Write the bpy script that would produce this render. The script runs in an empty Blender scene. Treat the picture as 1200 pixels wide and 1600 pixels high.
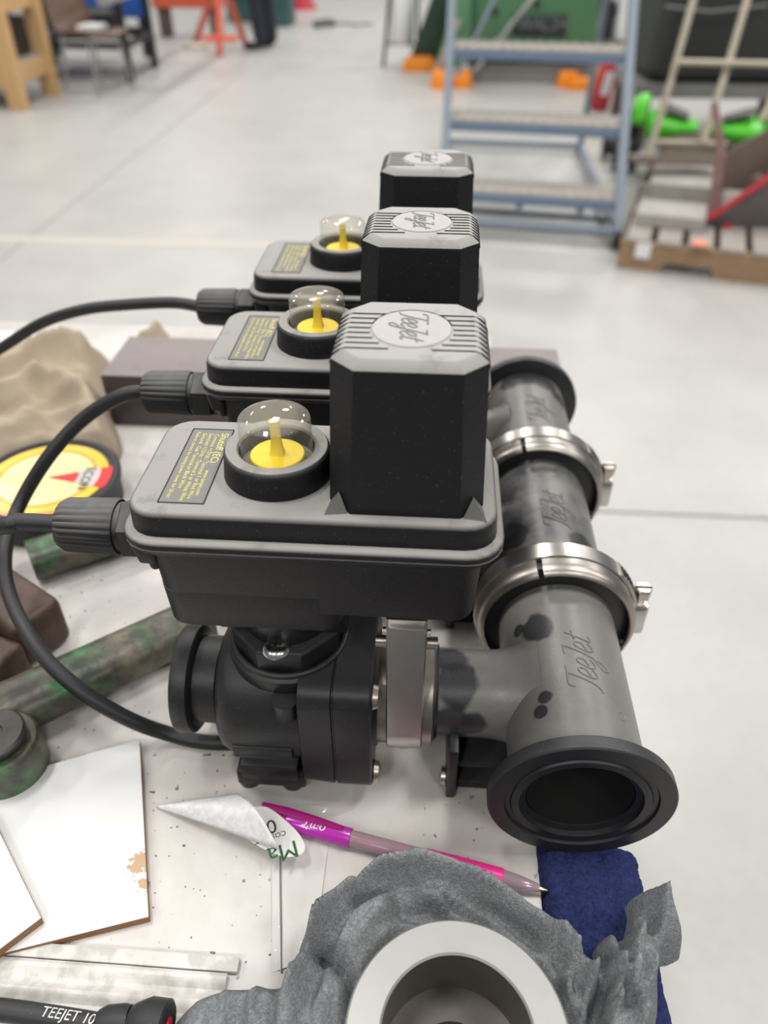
import bpy, bmesh, math, random
from mathutils import Vector, Matrix, noise as mnoise
random.seed(7)
R = math.radians
scene = bpy.context.scene
COL = scene.collection

# ------------------------------------------------------------------ camera
F, CAMZ = 1200.0, 1.28                      # focal length in pixels (1200x1600 frame), camera height above the floor
TH = math.atan(940 / F)
_d = Vector((105 / F, 940 / F, 1.0)).normalized()
_u = Vector((0, math.cos(TH), -math.sin(TH)))
_x = _d.cross(_u)
if _x.x < 0: _x = -_x
ROWS = (_x, _d, _u)                          # world axes written in (right, up, forward) camera axes
RIGHT = Vector((_x[0], _d[0], _u[0])); UP = Vector((_x[1], _d[1], _u[1])); FWD = Vector((_x[2], _d[2], _u[2]))
cam_d = bpy.data.cameras.new('camera'); cam = bpy.data.objects.new('camera', cam_d); COL.objects.link(cam)
cam_d.sensor_fit = 'VERTICAL'; cam_d.sensor_height = 36.0; cam_d.lens = 36.0 * F / 1600
cam_d.clip_start = 0.01; cam_d.clip_end = 200
cam.matrix_world = Matrix(((RIGHT.x, UP.x, -FWD.x, 0), (RIGHT.y, UP.y, -FWD.y, 0), (RIGHT.z, UP.z, -FWD.z, CAMZ), (0, 0, 0, 1)))
cam_d.dof.use_dof = True; cam_d.dof.focus_distance = 0.335
cam_d.dof.aperture_fstop = cam_d.lens / 4.1
scene.camera = cam
def ray(px, py):
    c = Vector(((px - 600) / F, -(py - 800) / F, 1.0)); return Vector([r.dot(c) for r in ROWS])
def at(px, py, z):                           # the point of height z seen at a pixel
    r = ray(px, py); t = (z - CAMZ) / r.z; return Vector((r.x * t, r.y * t, z))
def aty(px, py, Y):
    r = ray(px, py); t = Y / r.y; return Vector((r.x * t, Y, CAMZ + r.z * t))

# ------------------------------------------------------------------ light
world = bpy.data.worlds.new('world'); scene.world = world; world.use_nodes = True
bg = world.node_tree.nodes['Background']; bg.inputs[0].default_value = (0.93, 0.96, 1.0, 1); bg.inputs[1].default_value = 0.26
def high_bay(x, y, w, l, power, z=6.2):
    ld = bpy.data.lights.new('high_bay_lamp', 'AREA'); ld.shape = 'RECTANGLE'; ld.size = w; ld.size_y = l
    ld.energy = power; ld.color = (1.0, 0.975, 0.94)
    o = bpy.data.objects.new('high_bay_lamp', ld); o.location = (x, y, z); COL.objects.link(o)
for yy in (-4.5, 0.8, 6.1, 11.4, 16.7):
    for xx in (-5.2, -1.4, 2.6, 6.4):
        high_bay(xx, yy, 0.5, 1.5, 250)
scene.view_settings.view_transform = 'Standard'; scene.view_settings.look = 'None'
scene.view_settings.exposure = -0.86; scene.view_settings.gamma = 1.0
scene.view_settings.use_curve_mapping = False

# ------------------------------------------------------------------ materials
def mat(name, col, rough=0.5, metal=0.0, var=None, bump=None, dust_sheen=None, spots=None, spec=0.5, trans=0, alpha=None, specks=False):
    """var=(scale,colour,amount,contrast)  bump=(scale,strength)  dust=(colour,amount)  spots=[(centre,radius,colour)]"""
    m = bpy.data.materials.new(name); m.use_nodes = True; nt = m.node_tree; N = nt.nodes; L = nt.links
    b = N['Principled BSDF']; b.inputs['Roughness'].default_value = rough; b.inputs['Metallic'].default_value = metal
    b.inputs['Specular IOR Level'].default_value = spec
    tc = N.new('ShaderNodeTexCoord')
    rgb = N.new('ShaderNodeRGB'); rgb.outputs[0].default_value = (*col, 1); out = rgb.outputs[0]
    def mix(fac, a, c):
        n = N.new('ShaderNodeMix'); n.data_type = 'RGBA'
        if hasattr(fac, 'node'): L.new(fac, n.inputs[0])
        else: n.inputs[0].default_value = fac
        L.new(a, n.inputs[6])
        if hasattr(c, 'node'): L.new(c, n.inputs[7])
        else: n.inputs[7].default_value = (*c, 1)
        return n.outputs[2]
    def noise(scale, detail=6, rough_=0.6, vec=None):
        n = N.new('ShaderNodeTexNoise'); n.inputs['Scale'].default_value = scale; n.inputs['Detail'].default_value = detail
        n.inputs['Roughness'].default_value = rough_; L.new(vec or tc.outputs['Object'], n.inputs['Vector']); return n.outputs[0]
    def ramp(v, a, c):
        n = N.new('ShaderNodeMapRange'); n.inputs[1].default_value = a; n.inputs[2].default_value = c; n.clamp = True
        L.new(v, n.inputs[0]); return n.outputs[0]
    def mul(a, c):
        n = N.new('ShaderNodeMath'); n.operation = 'MULTIPLY'
        L.new(a, n.inputs[0])
        if hasattr(c, 'node'): L.new(c, n.inputs[1])
        else: n.inputs[1].default_value = c
        return n.outputs[0]
    for v in (var if isinstance(var, list) else [var] if var else []):
        sc, c2, amt = v[:3]; con = v[3] if len(v) > 3 else 0.25
        out = mix(mul(ramp(noise(sc), 0.5 - con, 0.5 + con), amt), out, c2)
    for sp_ in (spots or []):
        (c, r, colr) = sp_[:3]; nsc, nam = sp_[3:5] if len(sp_) > 3 else (90, r * 0.9)
        vm = N.new('ShaderNodeVectorMath'); vm.operation = 'DISTANCE'; vm.inputs[1].default_value = c
        nn = N.new('ShaderNodeTexNoise'); nn.inputs['Scale'].default_value = nsc; nn.inputs['Detail'].default_value = 5; L.new(tc.outputs['Object'], nn.inputs['Vector'])
        L.new(tc.outputs['Object'], vm.inputs[0])
        ad = N.new('ShaderNodeMath'); ad.operation = 'MULTIPLY_ADD'; L.new(nn.outputs[0], ad.inputs[0]); ad.inputs[1].default_value = nam; L.new(vm.outputs['Value'], ad.inputs[2])
        out = mix(mul(ramp(ad.outputs[0], r * 1.1 + nam * .5, r * .85 + nam * .5), 0.9), out, colr)
    if specks:
        out = mix(mul(ramp(noise(330, 1, 0.4), 0.72, 0.745), ramp(noise(9, 2), 0.42, 0.6)), out, (0.09, 0.085, 0.08))
    if dust_sheen:  # up-facing surfaces greyed: settled dust, plus overhead sheen put into the colour
        g = N.new('ShaderNodeNewGeometry'); sx = N.new('ShaderNodeSeparateXYZ'); L.new(g.outputs['Normal'], sx.inputs[0])
        f = mul(ramp(sx.outputs[2], 0.3, 0.95), dust_sheen[1])
        f = mul(f, ramp(noise(60, 8, 0.7), 0.0, 0.45))
        out = mix(f, out, dust_sheen[0])
        sp = ramp(noise(1500, 2, 0.5), 0.70, 0.76); out = mix(mul(sp, 0.28), out, (0.45, 0.44, 0.42))
        rn = N.new('ShaderNodeMath'); rn.operation = 'MULTIPLY_ADD'; L.new(f, rn.inputs[0]); rn.inputs[1].default_value = 0.35; rn.inputs[2].default_value = rough; L.new(rn.outputs[0], b.inputs['Roughness'])
    L.new(out, b.inputs['Base Color'])
    if bump:
        bn = N.new('ShaderNodeBump'); bn.inputs['Strength'].default_value = bump[1]; bn.inputs['Distance'].default_value = bump[2] if len(bump) > 2 else 0.001
        L.new(noise(bump[0], 4), bn.inputs['Height']); L.new(bn.outputs[0], b.inputs['Normal'])
    if trans: b.inputs['Transmission Weight'].default_value = trans
    if alpha is not None: b.inputs['Alpha'].default_value = alpha
    m.diffuse_color = (*col, 1)
    return m
def clear(name, tint, rough=0.04, haze=0.0):
    m = bpy.data.materials.new(name); m.use_nodes = True; nt = m.node_tree; N = nt.nodes; L = nt.links
    N.remove(N['Principled BSDF']); t = N.new('ShaderNodeBsdfTransparent'); t.inputs[0].default_value = (*tint, 1)
    g = N.new('ShaderNodeBsdfGlossy'); g.inputs['Roughness'].default_value = rough
    lw = N.new('ShaderNodeLayerWeight'); pw = N.new('ShaderNodeMath'); pw.operation = 'POWER'; L.new(lw.outputs['Facing'], pw.inputs[0]); pw.inputs[1].default_value = 4.0
    f = N.new('ShaderNodeMath'); f.operation = 'MULTIPLY_ADD'; L.new(pw.outputs[0], f.inputs[0]); f.inputs[1].default_value = 0.55; f.inputs[2].default_value = 0.05; mx = N.new('ShaderNodeMixShader')
    L.new(f.outputs[0], mx.inputs[0]); L.new(t.outputs[0], mx.inputs[1]); L.new(g.outputs[0], mx.inputs[2])
    if haze:
        g2 = N.new('ShaderNodeNewGeometry'); sx = N.new('ShaderNodeSeparateXYZ'); L.new(g2.outputs['Normal'], sx.inputs[0])
        ab = N.new('ShaderNodeMath'); ab.operation = 'ABSOLUTE'; L.new(sx.outputs[2], ab.inputs[0])
        ma = N.new('ShaderNodeMath'); ma.operation = 'MULTIPLY_ADD'; L.new(ab.outputs[0], ma.inputs[0]); ma.inputs[1].default_value = haze; ma.inputs[2].default_value = 0.05
        df = N.new('ShaderNodeBsdfDiffuse'); df.inputs[0].default_value = (0.75, 0.74, 0.70, 1); tl = N.new('ShaderNodeBsdfTranslucent'); tl.inputs[0].default_value = (0.75, 0.74, 0.70, 1)
        ad = N.new('ShaderNodeMixShader'); ad.inputs[0].default_value = .5; L.new(df.outputs[0], ad.inputs[1]); L.new(tl.outputs[0], ad.inputs[2])
        m3 = N.new('ShaderNodeMixShader'); L.new(ma.outputs[0], m3.inputs[0]); L.new(mx.outputs[0], m3.inputs[1]); L.new(ad.outputs[0], m3.inputs[2]); mx = m3
    L.new(mx.outputs[0], N['Material Output'].inputs[0]); return m
DUST_SHEEN = (0.36, 0.352, 0.335)  # grey of the tops: dust together with painted sheen
M = dict(
    black=mat('black_plastic', (0.008, 0.008, 0.0095), 0.45, dust_sheen=(DUST_SHEEN, 0.88), bump=(700, 0.12), spec=0.28),
    tower=mat('cover_plastic', (0.0085, 0.0085, 0.0105), 0.5, dust_sheen=((0.42, 0.413, 0.395), 0.9), bump=(900, 0.12), spec=0.25),
    body=mat('valve_plastic', (0.010, 0.0105, 0.012), 0.36, spec=0.35, var=(40, (0.022, 0.022, 0.024), 0.5), dust_sheen=((0.12, 0.12, 0.12), 0.25), bump=(500, 0.1)),
    flange=mat('flange_plastic', (0.010, 0.010, 0.011), 0.4, var=(60, (0.02, 0.02, 0.022), 0.6), dust_sheen=((0.12, 0.12, 0.13), 0.2)),
    rubber=mat('cable_rubber', (0.012, 0.012, 0.014), 0.45, spec=0.4, dust_sheen=((0.12, 0.12, 0.12), 0.22), bump=(300, 0.1)),
    gland=mat('gland_plastic', (0.010, 0.010, 0.012), 0.45, spec=0.3, dust_sheen=((0.22, 0.217, 0.21), 0.55)),
    yellow=mat('indicator_yellow', (1.0, 0.74, 0.006), 0.45),
    print=mat('yellow_print', (0.80, 0.74, 0.20), 0.7),
    label=mat('label_plastic', (0.21, 0.206, 0.198), 0.75, var=(90, (0.17, 0.167, 0.16), 0.5)),
    dark=mat('groove_and_shade_black', (0.006, 0.006, 0.006), 0.8),
    badge=mat('badge_plastic', (0.43, 0.422, 0.405), 0.75, var=(120, (0.38, 0.37, 0.355), 0.6)),
    badge_ink=mat('badge_relief', (0.20, 0.196, 0.188), 0.7),
    steel=mat('stainless_steel', (0.62, 0.60, 0.57), 0.28, 1.0, var=(35, (0.42, 0.38, 0.34), 0.6)),
    steel_dull=mat('dull_stainless', (0.46, 0.43, 0.40), 0.36, 1.0, var=(40, (0.25, 0.21, 0.18), 0.7)),
    bolt=mat('bolt_steel', (0.55, 0.52, 0.46), 0.33, 1.0, var=(200, (0.35, 0.3, 0.25), 0.5)),
    chrome=mat('screw_chrome', (0.75, 0.73, 0.70), 0.22, 1.0),
    machined=mat('machined_steel', (0.42, 0.415, 0.405), 0.45, 0.6, var=(60, (0.34, 0.335, 0.325), 0.5), bump=(300, 0.04)),
    bore=mat('shaded_bore_steel', (0.115, 0.105, 0.095), 0.42, 0.45, var=(70, (0.06, 0.052, 0.045), 0.7)),  # steel darkened in its colour for the shade inside the ring's hole
    dome=clear('clear_dome', (0.96, 0.957, 0.93), haze=0.26),
    film=clear('clear_film', (0.93, 0.93, 0.93), 0.12),
    board=mat('dirty_white_board', (0.82, 0.81, 0.79), 0.3, var=[(6, (0.60, 0.57, 0.54), 0.8, 0.25), (13, (0.46, 0.43, 0.40), 0.5, 0.12), (18, (0.38, 0.33, 0.28), 0.35, 0.2), (25, (0.56, 0.53, 0.5), 0.5, 0.1)], specks=True, bump=(60, 0.1)),
    melamine2=mat('white_melamine_small', (0.78, 0.78, 0.775), 0.2),
    hardboard=mat('brown_hardboard', (0.30, 0.16, 0.075), 0.8, var=(150, (0.20, 0.10, 0.045), 0.7)),
    card=mat('dirty_cardboard', (0.72, 0.71, 0.685), 0.5, var=[(22, (0.56, 0.51, 0.45), 0.7, 0.15), (70, (0.33, 0.33, 0.29), 0.5, 0.06)], specks=True),
    tape=mat('clear_tape', (0.66, 0.65, 0.62), 0.08, var=(30, (0.6, 0.58, 0.55), 0.5), bump=(90, 0.6)),
    paper=mat('white_paper', (0.78, 0.78, 0.79), 0.45, var=(260, (0.5, 0.5, 0.5), 0.3, 0.03)),
    paper_text=mat('sticker_paper', (0.72, 0.71, 0.70), 0.4),
    green_ink=mat('green_print', (0.015, 0.09, 0.02), 0.5), black_ink=mat('black_print', (0.01, 0.01, 0.012), 0.5),
    white_ink=mat('white_print', (0.75, 0.75, 0.75), 0.6),
    purple=mat('purple_plastic', (0.42, 0.03, 0.36), 0.16), magenta=mat('magenta_plastic', (0.30, 0.006, 0.14), 0.16),
    pink=mat('pink_grip', (0.78, 0.025, 0.26), 0.35), pen_clear=mat('pen_barrel', (0.55, 0.42, 0.48), 0.12, trans=0.5),
    brass=mat('pen_tip', (0.6, 0.5, 0.3), 0.3, 1.0),
    greycloth=mat('heather_grey_jersey', (0.21, 0.225, 0.235), 0.95, var=[(520, (0.36, 0.375, 0.385), 0.7, 0.12), (1300, (0.11, 0.115, 0.12), 0.6, 0.12)], bump=(1100, 0.8), spec=0.1),
    bluecloth=mat('navy_towel', (0.022, 0.030, 0.105), 0.95, var=[(500, (0.045, 0.06, 0.17), 0.8, 0.15)], bump=(700, 1.0, 0.002), spec=0.1),
    beige=mat('beige_rag', (0.42, 0.35, 0.265), 0.95, var=[(14, (0.31, 0.25, 0.18), 0.8), (600, (0.5, 0.43, 0.34), 0.4)], bump=(500, 0.5), spec=0.1),
    greenpaint=mat('worn_green_paint', (0.12, 0.13, 0.09), 0.38, var=[(26, (0.06, 0.23, 0.085), 0.95, 0.05), (38, (0.17, 0.13, 0.10), 0.9, 0.07), (60, (0.03, 0.03, 0.022), 0.85, 0.12)], bump=(150, 0.4)),
    rust=mat('rusty_steel', (0.085, 0.055, 0.042), 0.5, 0.35, var=[(35, (0.14, 0.085, 0.06), 0.7), (120, (0.03, 0.022, 0.018), 0.6)], bump=(200, 0.3)),
    mill=mat('mill_scale_steel', (0.075, 0.058, 0.054), 0.42, 0.2, dust_sheen=((0.33, 0.29, 0.285), 0.75), var=[(12, (0.05, 0.036, 0.032), 0.8), (40, (0.10, 0.08, 0.075), 0.5)], bump=(120, 0.2)),  # dark base and pale top put the overhead light into the beam's colour
    darksteel=mat('dark_steel', (0.05, 0.048, 0.045), 0.4, 0.7, var=(80, (0.14, 0.13, 0.12), 0.5)),
    concrete=mat('concrete', (0.45, 0.447, 0.43), 0.36, var=[(0.9, (0.36, 0.353, 0.335), 0.9, 0.2), (4, (0.51, 0.507, 0.49), 0.6, 0.2), (40, (0.40, 0.39, 0.37), 0.35, 0.12)], bump=(60, 0.03), spec=0.45),
    joint=mat('joint_filler', (0.16, 0.155, 0.145), 0.9),
    worn_yellow=mat('worn_floor_paint', (0.52, 0.49, 0.38), 0.5, var=(12, (0.50, 0.49, 0.47), 0.9, 0.1)),
    bench=mat('bench_top', (0.10, 0.08, 0.06), 0.6, var=(30, (0.05, 0.04, 0.03), 0.7)),
    pine=mat('pine_wood', (0.62, 0.40, 0.19), 0.6, var=(14, (0.52, 0.32, 0.14), 0.7)),
    pallet=mat('pallet_wood', (0.33, 0.215, 0.125), 0.8, var=(18, (0.24, 0.15, 0.085), 0.8)),
    oldwood=mat('dark_old_wood', (0.10, 0.075, 0.06), 0.85, var=(15, (0.16, 0.125, 0.10), 0.7)),
    greywood=mat('grey_weathered_wood', (0.36, 0.33, 0.30), 0.85, var=(14, (0.27, 0.24, 0.21), 0.7)),
    ladder=mat('blue_ladder_paint', (0.115, 0.185, 0.285), 0.4, var=(25, (0.20, 0.24, 0.29), 0.6)),
    ladder_grey=mat('worn_blue_grey_paint', (0.23, 0.27, 0.32), 0.4, var=(25, (0.15, 0.2, 0.27), 0.6)),
    tread=mat('grating_tread', (0.42, 0.385, 0.35), 0.7, var=(60, (0.30, 0.27, 0.24), 0.8, 0.1)),
    machine=mat('machine_green', (0.07, 0.175, 0.085), 0.4, var=(6, (0.085, 0.21, 0.105), 0.7)),
    machine_dark=mat('machine_dark_green', (0.018, 0.05, 0.028), 0.45),
    orange=mat('orange_paint', (0.85, 0.26, 0.01), 0.5), plate=mat('nameplate_black', (0.012, 0.014, 0.018), 0.4),
    plate_ink=mat('nameplate_ink', (0.16, 0.17, 0.18), 0.5),
    red=mat('red_paint', (0.50, 0.02, 0.045), 0.35), orangered=mat('orange_red_paint', (0.72, 0.13, 0.07), 0.5),
    cream=mat('cream_paint', (0.50, 0.45, 0.35), 0.5, var=(20, (0.42, 0.37, 0.28), 0.6)),
    bin=mat('dark_grey_plastic', (0.04, 0.042, 0.044), 0.5, var=(5, (0.055, 0.055, 0.055), 0.5)),
    bin_grey=mat('grey_plastic', (0.22, 0.22, 0.21), 0.6),
    lime=mat('lime_plastic', (0.10, 0.62, 0.035), 0.3), grip=mat('grey_grip_pad', (0.13, 0.125, 0.12), 0.8),
    tyre=mat('tyre_rubber', (0.02, 0.02, 0.02), 0.7), hub=mat('wheel_hub', (0.42, 0.42, 0.43), 0.35, 0.6),
    slab=mat('pale_block', (0.40, 0.375, 0.35), 0.8, var=(20, (0.31, 0.285, 0.26), 0.6)),
    redrust=mat('red_rusted_steel', (0.22, 0.10, 0.085), 0.6, var=(20, (0.30, 0.24, 0.23), 0.8)),
    greysteel=mat('grey_steel_sheet', (0.17, 0.155, 0.145), 0.5, 0.4, var=(8, (0.11, 0.10, 0.095), 0.7)),
    brown=mat('brown_seat', (0.14, 0.085, 0.06), 0.45), navy=mat('navy_trousers', (0.016, 0.018, 0.032), 0.8),
    bootblack=mat('black_boot', (0.012, 0.011, 0.011), 0.5), skin=mat('skin', (0.5, 0.3, 0.22), 0.55), hair=mat('dark_hair', (0.03, 0.02, 0.015), 0.7),
    shirt=mat('grey_shirt', (0.10, 0.11, 0.13), 0.85),
    bluepanel=mat('blue_panel', (0.02, 0.085, 0.36), 0.5), blackpaint=mat('black_metal', (0.014, 0.014, 0.016), 0.45),
    teal=mat('teal_bin', (0.035, 0.10, 0.10), 0.5), silver=mat('silver_tube', (0.42, 0.42, 0.43), 0.35, 0.7),
    white=mat('white_plastic', (0.75, 0.76, 0.76), 0.45), pinkpaper=mat('pink_paper', (0.75, 0.45, 0.55), 0.6),
    lab_yellow=mat('tin_yellow', (0.86, 0.52, 0.03), 0.25, var=(30, (0.9, 0.65, 0.15), 0.5)), lab_cream=mat('tin_cream', (0.88, 0.76, 0.36), 0.25),
    lab_red=mat('tin_red', (0.80, 0.045, 0.045), 0.25), lab_orange=mat('tin_orange', (0.85, 0.33, 0.08), 0.25), lab_grey=mat('tin_grey', (0.52, 0.5, 0.48), 0.3),
    glowpink=mat('salmon_tag', (0.85, 0.30, 0.18), 0.5), wall=mat('painted_wall', (0.55, 0.55, 0.53), 0.8),
)
_pt = {}
def tee_mat(i, spots):
    wet = [[], [(24, (0.030, 0.032, 0.038), 0.85, 0.09)], []][i]
    return mat('dusty_grey_tee_plastic', (0.15, 0.147, 0.142), 0.36, var=[(30, (0.21, 0.203, 0.19), 0.8), (110, (0.115, 0.112, 0.108), 0.4)] + wet, bump=(500, 0.12), spots=spots, spec=0.5)

# ------------------------------------------------------------------ mesh helpers
class B:
    """collects vertices and faces of one mesh"""
    def __init__(s): s.v = []; s.f = []; s.mi = []
    def add(s, vs, fs, mi=0):
        k = len(s.v); s.v += [Vector(p) for p in vs]; s.f += [tuple(i + k for i in q) for q in fs]; s.mi += [mi] * len(fs); return s
    def box(s, lo, hi, mi=0):
        x0, y0, z0 = lo; x1, y1, z1 = hi
        return s.add([(x0, y0, z0), (x1, y0, z0), (x1, y1, z0), (x0, y1, z0), (x0, y0, z1), (x1, y0, z1), (x1, y1, z1), (x0, y1, z1)],
                     [(0, 3, 2, 1), (4, 5, 6, 7), (0, 1, 5, 4), (1, 2, 6, 5), (2, 3, 7, 6), (3, 0, 4, 7)], mi)
    def loft(s, rings, cap0=True, cap1=True, closed=True, mi=0):
        n = len(rings[0]); vs = [p for r in rings for p in r]; fs = []
        for a in range(len(rings) - 1):
            for i in range(n if closed else n - 1):
                j = (i + 1) % n; fs.append((a * n + i, a * n + j, (a + 1) * n + j, (a + 1) * n + i))
        if cap0: fs.append(tuple(reversed(range(n))))
        if cap1: fs.append(tuple((len(rings) - 1) * n + i for i in range(n)))
        return s.add(vs, fs, mi)
    def lathe(s, prof, o, axis='z', n=48, a0=0.0, a1=None, mi=0):
        """prof = [(radius, height)...] turned about an axis through o; a closed profile is given by repeating its first point"""
        o = Vector(o); full = a1 is None; a1 = a0 + 2 * math.pi if full else a1
        k = n if full else n + 1; rings = []
        for (r, h) in prof:
            ring = []
            for i in range(k):
                t = a0 + (a1 - a0) * i / n; c, q = r * math.cos(t), r * math.sin(t)
                ring.append(o + (Vector((c, q, h)) if axis == 'z' else Vector((c, h, q)) if axis == 'y' else Vector((h, c, q))))
            rings.append(ring)
        cap = prof[0] != prof[-1]
        if not full: # cap ends with the profile polygon
            vs = [p for r in rings for p in r]; fs = []
            m = len(prof)
            for a in range(m - 1):
                for i in range(n): fs.append((a * k + i, a * k + i + 1, (a + 1) * k + i + 1, (a + 1) * k + i))
            mm = m - 1 if not cap else m
            fs.append(tuple(a * k for a in range(mm))); fs.append(tuple(a * k + n for a in reversed(range(mm))))
            return s.add(vs, fs, mi)
        c0 = cap and prof[0][0] > 1e-6; c1 = cap and prof[-1][0] > 1e-6
        return s.loft(rings, c0, c1, True, mi)
    def tube(s, path, r, n=12, cap=True, mi=0):
        path = [Vector(p) for p in path]; rings = []; up = Vector((0, 0, 1)); prev = None
        for i, p in enumerate(path):
            t = (path[min(i + 1, len(path) - 1)] - path[max(i - 1, 0)]).normalized()
            if prev is None:
                a = t.cross(up)
                if a.length < 0.2: a = t.cross(Vector((1, 0, 0)))
            else: a = prev - t * prev.dot(t)
            a.normalize(); b = t.cross(a); prev = a
            rr = r[i] if isinstance(r, (list, tuple)) else r
            rings.append([p + a * (rr * math.cos(2 * math.pi * k / n)) + b * (rr * math.sin(2 * math.pi * k / n)) for k in range(n)])
        return s.loft(rings, cap, cap, True, mi)
    def bar(s, a, b, w, h=None, up=(0, 0, 1), mi=0):
        a, b = Vector(a), Vector(b); h = h or w; t = (b - a).normalized(); u = Vector(up)
        x = t.cross(u)
        if x.length < 0.05: x = t.cross(Vector((0, 1, 0)))
        x.normalize(); y = x.cross(t).normalized(); x *= w / 2; y *= h / 2
        q = [-x - y, x - y, x + y, -x + y]
        return s.loft([[a + c for c in q], [b + c for c in q]], mi=mi)
    def rrect(s, rows, n=5, cap0=True, cap1=True, mi=0):
        """rows of (z, x0, x1, y0, y1, radius)"""
        rings = []
        for (z, x0, x1, y0, y1, r) in rows:
            ring = []
            for (cx, cy, st) in ((x1 - r, y1 - r, 0), (x0 + r, y1 - r, 90), (x0 + r, y0 + r, 180), (x1 - r, y0 + r, 270)):
                for i in range(n + 1):
                    t = R(st + 90 * i / n); ring.append(Vector((cx + r * math.cos(t), cy + r * math.sin(t), z)))
            rings.append(ring)
        return s.loft(rings, cap0, cap1, True, mi)
    def text(s, body, size, fn, extrude=0.0, shear=0.0, mi=0, spacing=1.0, align='LEFT'):
        """letters laid out in (u,v), each vertex sent through fn(u,v,w)"""
        cu = bpy.data.curves.new('t', 'FONT'); cu.body = body; cu.size = size; cu.extrude = extrude; cu.shear = shear; cu.space_character = spacing; cu.align_x = align
        cu.resolution_u = 3
        o = bpy.data.objects.new('t', cu); COL.objects.link(o)
        dg = bpy.context.evaluated_depsgraph_get(); me = o.evaluated_get(dg).to_mesh()
        vs = [fn(*v.co) for v in me.vertices]; fs = [tuple(p.vertices) for p in me.polygons]
        o.evaluated_get(dg).to_mesh_clear(); bpy.data.objects.remove(o); bpy.data.curves.remove(cu)
        return s.add(vs, fs, mi)
    def build(s, name, m, parent=None, at=(0, 0, 0), bevel=0, seg=2, angle=35, kind=None, smooth=True, fixn=True):
        me = bpy.data.meshes.new(name); o3 = Vector(at)
        me.from_pydata([tuple(p - o3) for p in s.v], [], s.f)
        for mm in (m if isinstance(m, (list, tuple)) else [m]): me.materials.append(M[mm] if isinstance(mm, str) else mm)
        for p, i in zip(me.polygons, s.mi): p.material_index = i
        if fixn or bevel:
            bm = bmesh.new(); bm.from_mesh(me)
            if fixn: bmesh.ops.remove_doubles(bm, verts=bm.verts, dist=1e-7); bmesh.ops.recalc_face_normals(bm, faces=bm.faces)
            if bevel:
                es = [e for e in bm.edges if len(e.link_faces) == 2 and e.calc_face_angle(0) > R(40)]
                bmesh.ops.bevel(bm, geom=es, offset=bevel, segments=seg, profile=0.5, affect='EDGES', clamp_overlap=True)
            bm.to_mesh(me); bm.free()
        if smooth:
            me.polygons.foreach_set('use_smooth', [True] * len(me.polygons)); me.set_sharp_from_angle(angle=R(angle))
        ob = bpy.data.objects.new(name, me); COL.objects.link(ob)
        if parent is not None: ob.parent = parent
        else: ob.location = o3
        if kind: ob['kind'] = kind
        return ob
def tag(o, label=None, cat=None, group=None, kind=None):
    if label: o['label'] = label
    if cat: o['category'] = cat
    if group: o['group'] = group
    if kind: o['kind'] = kind
    return o
def thing(name, loc, label, cat, group=None):
    o = bpy.data.objects.new(name, None); o.location = loc; o.empty_display_size = 0.02; COL.objects.link(o); return tag(o, label, cat, group)
def copy_tree(o, parent=None):
    c = o.copy(); COL.objects.link(c); c.parent = parent
    for ch in list(o.children): copy_tree(ch, c)
    return c
def spline(pts, n=10):
    pts = [Vector(p) for p in pts]; out = []
    for i in range(len(pts) - 1):
        p0, p1, p2, p3 = pts[max(i - 1, 0)], pts[i], pts[i + 1], pts[min(i + 2, len(pts) - 1)]
        for k in range(n):
            t = k / n; out.append(0.5 * ((2 * p1) + (p2 - p0) * t + (2 * p0 - 5 * p1 + 4 * p2 - p3) * t * t + (3 * p1 - p0 - 3 * p2 + p3) * t ** 3))
    out.append(pts[-1]); return out
# a flowing script word drawn with strokes, cap height 1
def _e(x): return [(x, .22), (x + .26, .38), (x + .27, .58), (x + .10, .58), (x - .02, .25), (x + .10, .02), (x + .36, .16)]
SCRIPT = [[(-.05, .80), (.02, .98), (.35, .99), (.78, 1.0)], [(.46, .98), (.34, .45), (.20, .03), (.02, -.08)], _e(.50), _e(.90),
          [(1.28, .98), (1.66, 1.0)], [(1.62, 1.02), (1.44, .35), (1.26, -.30), (1.08, -.42), (1.04, -.22), (1.42, .08)], _e(1.60),
          [(2.22, .88), (2.08, .35), (2.08, .05), (2.28, .12)], [(2.0, .60), (2.34, .66)]]
def script_word(b, fn, r, n=6):
    for st in SCRIPT:
        p = spline([(x + .22 * y, y, 0) for (x, y) in st], 5)
        b.tube([fn(q.x, q.y) for q in p], r, n)

TZ = 0.915                                    # top of the white board the valves stand on
YC, ZA, SP = 0.2565, 0.963, 0.120             # first valve's axis, spacing along the manifold

# ------------------------------------------------------------------ setting: floor, wall
fl = B(); fl.box((-14, -5, -0.30), (14, 22, -0.02)); floor = tag(fl.build('floor', 'joint', smooth=False), kind='structure')
jx = [-14, at(330, 150, 0).x, 14]; jy = [-5, at(1050, 803, 0).y, 6.6, 22]
for i in range(2):
    for j in range(3):
        s = B(); g = 0.004; s.box((jx[i] + g, jy[j] + g, -0.05), (jx[i + 1] - g, jy[j + 1] - g, 0.0)); s.build('concrete_slab', 'concrete', floor, bevel=0.004, seg=1, smooth=False)
w = B(); w.box((-14, 22, -0.02), (14, 22.2, 7)); tag(w.build('wall_back', 'wall', smooth=False), kind='structure')
y0 = at(-10, 372, 0); y1 = at(425, 392, 0)
s = B(); s.box((-4.5, y0.y - .05, 0.0), (y1.x, y0.y + .03, 0.0015)); tag(s.build('floor_marking', 'worn_yellow', smooth=False), 'faded pale yellow tape line painted across the concrete floor', 'floor line')

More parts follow.
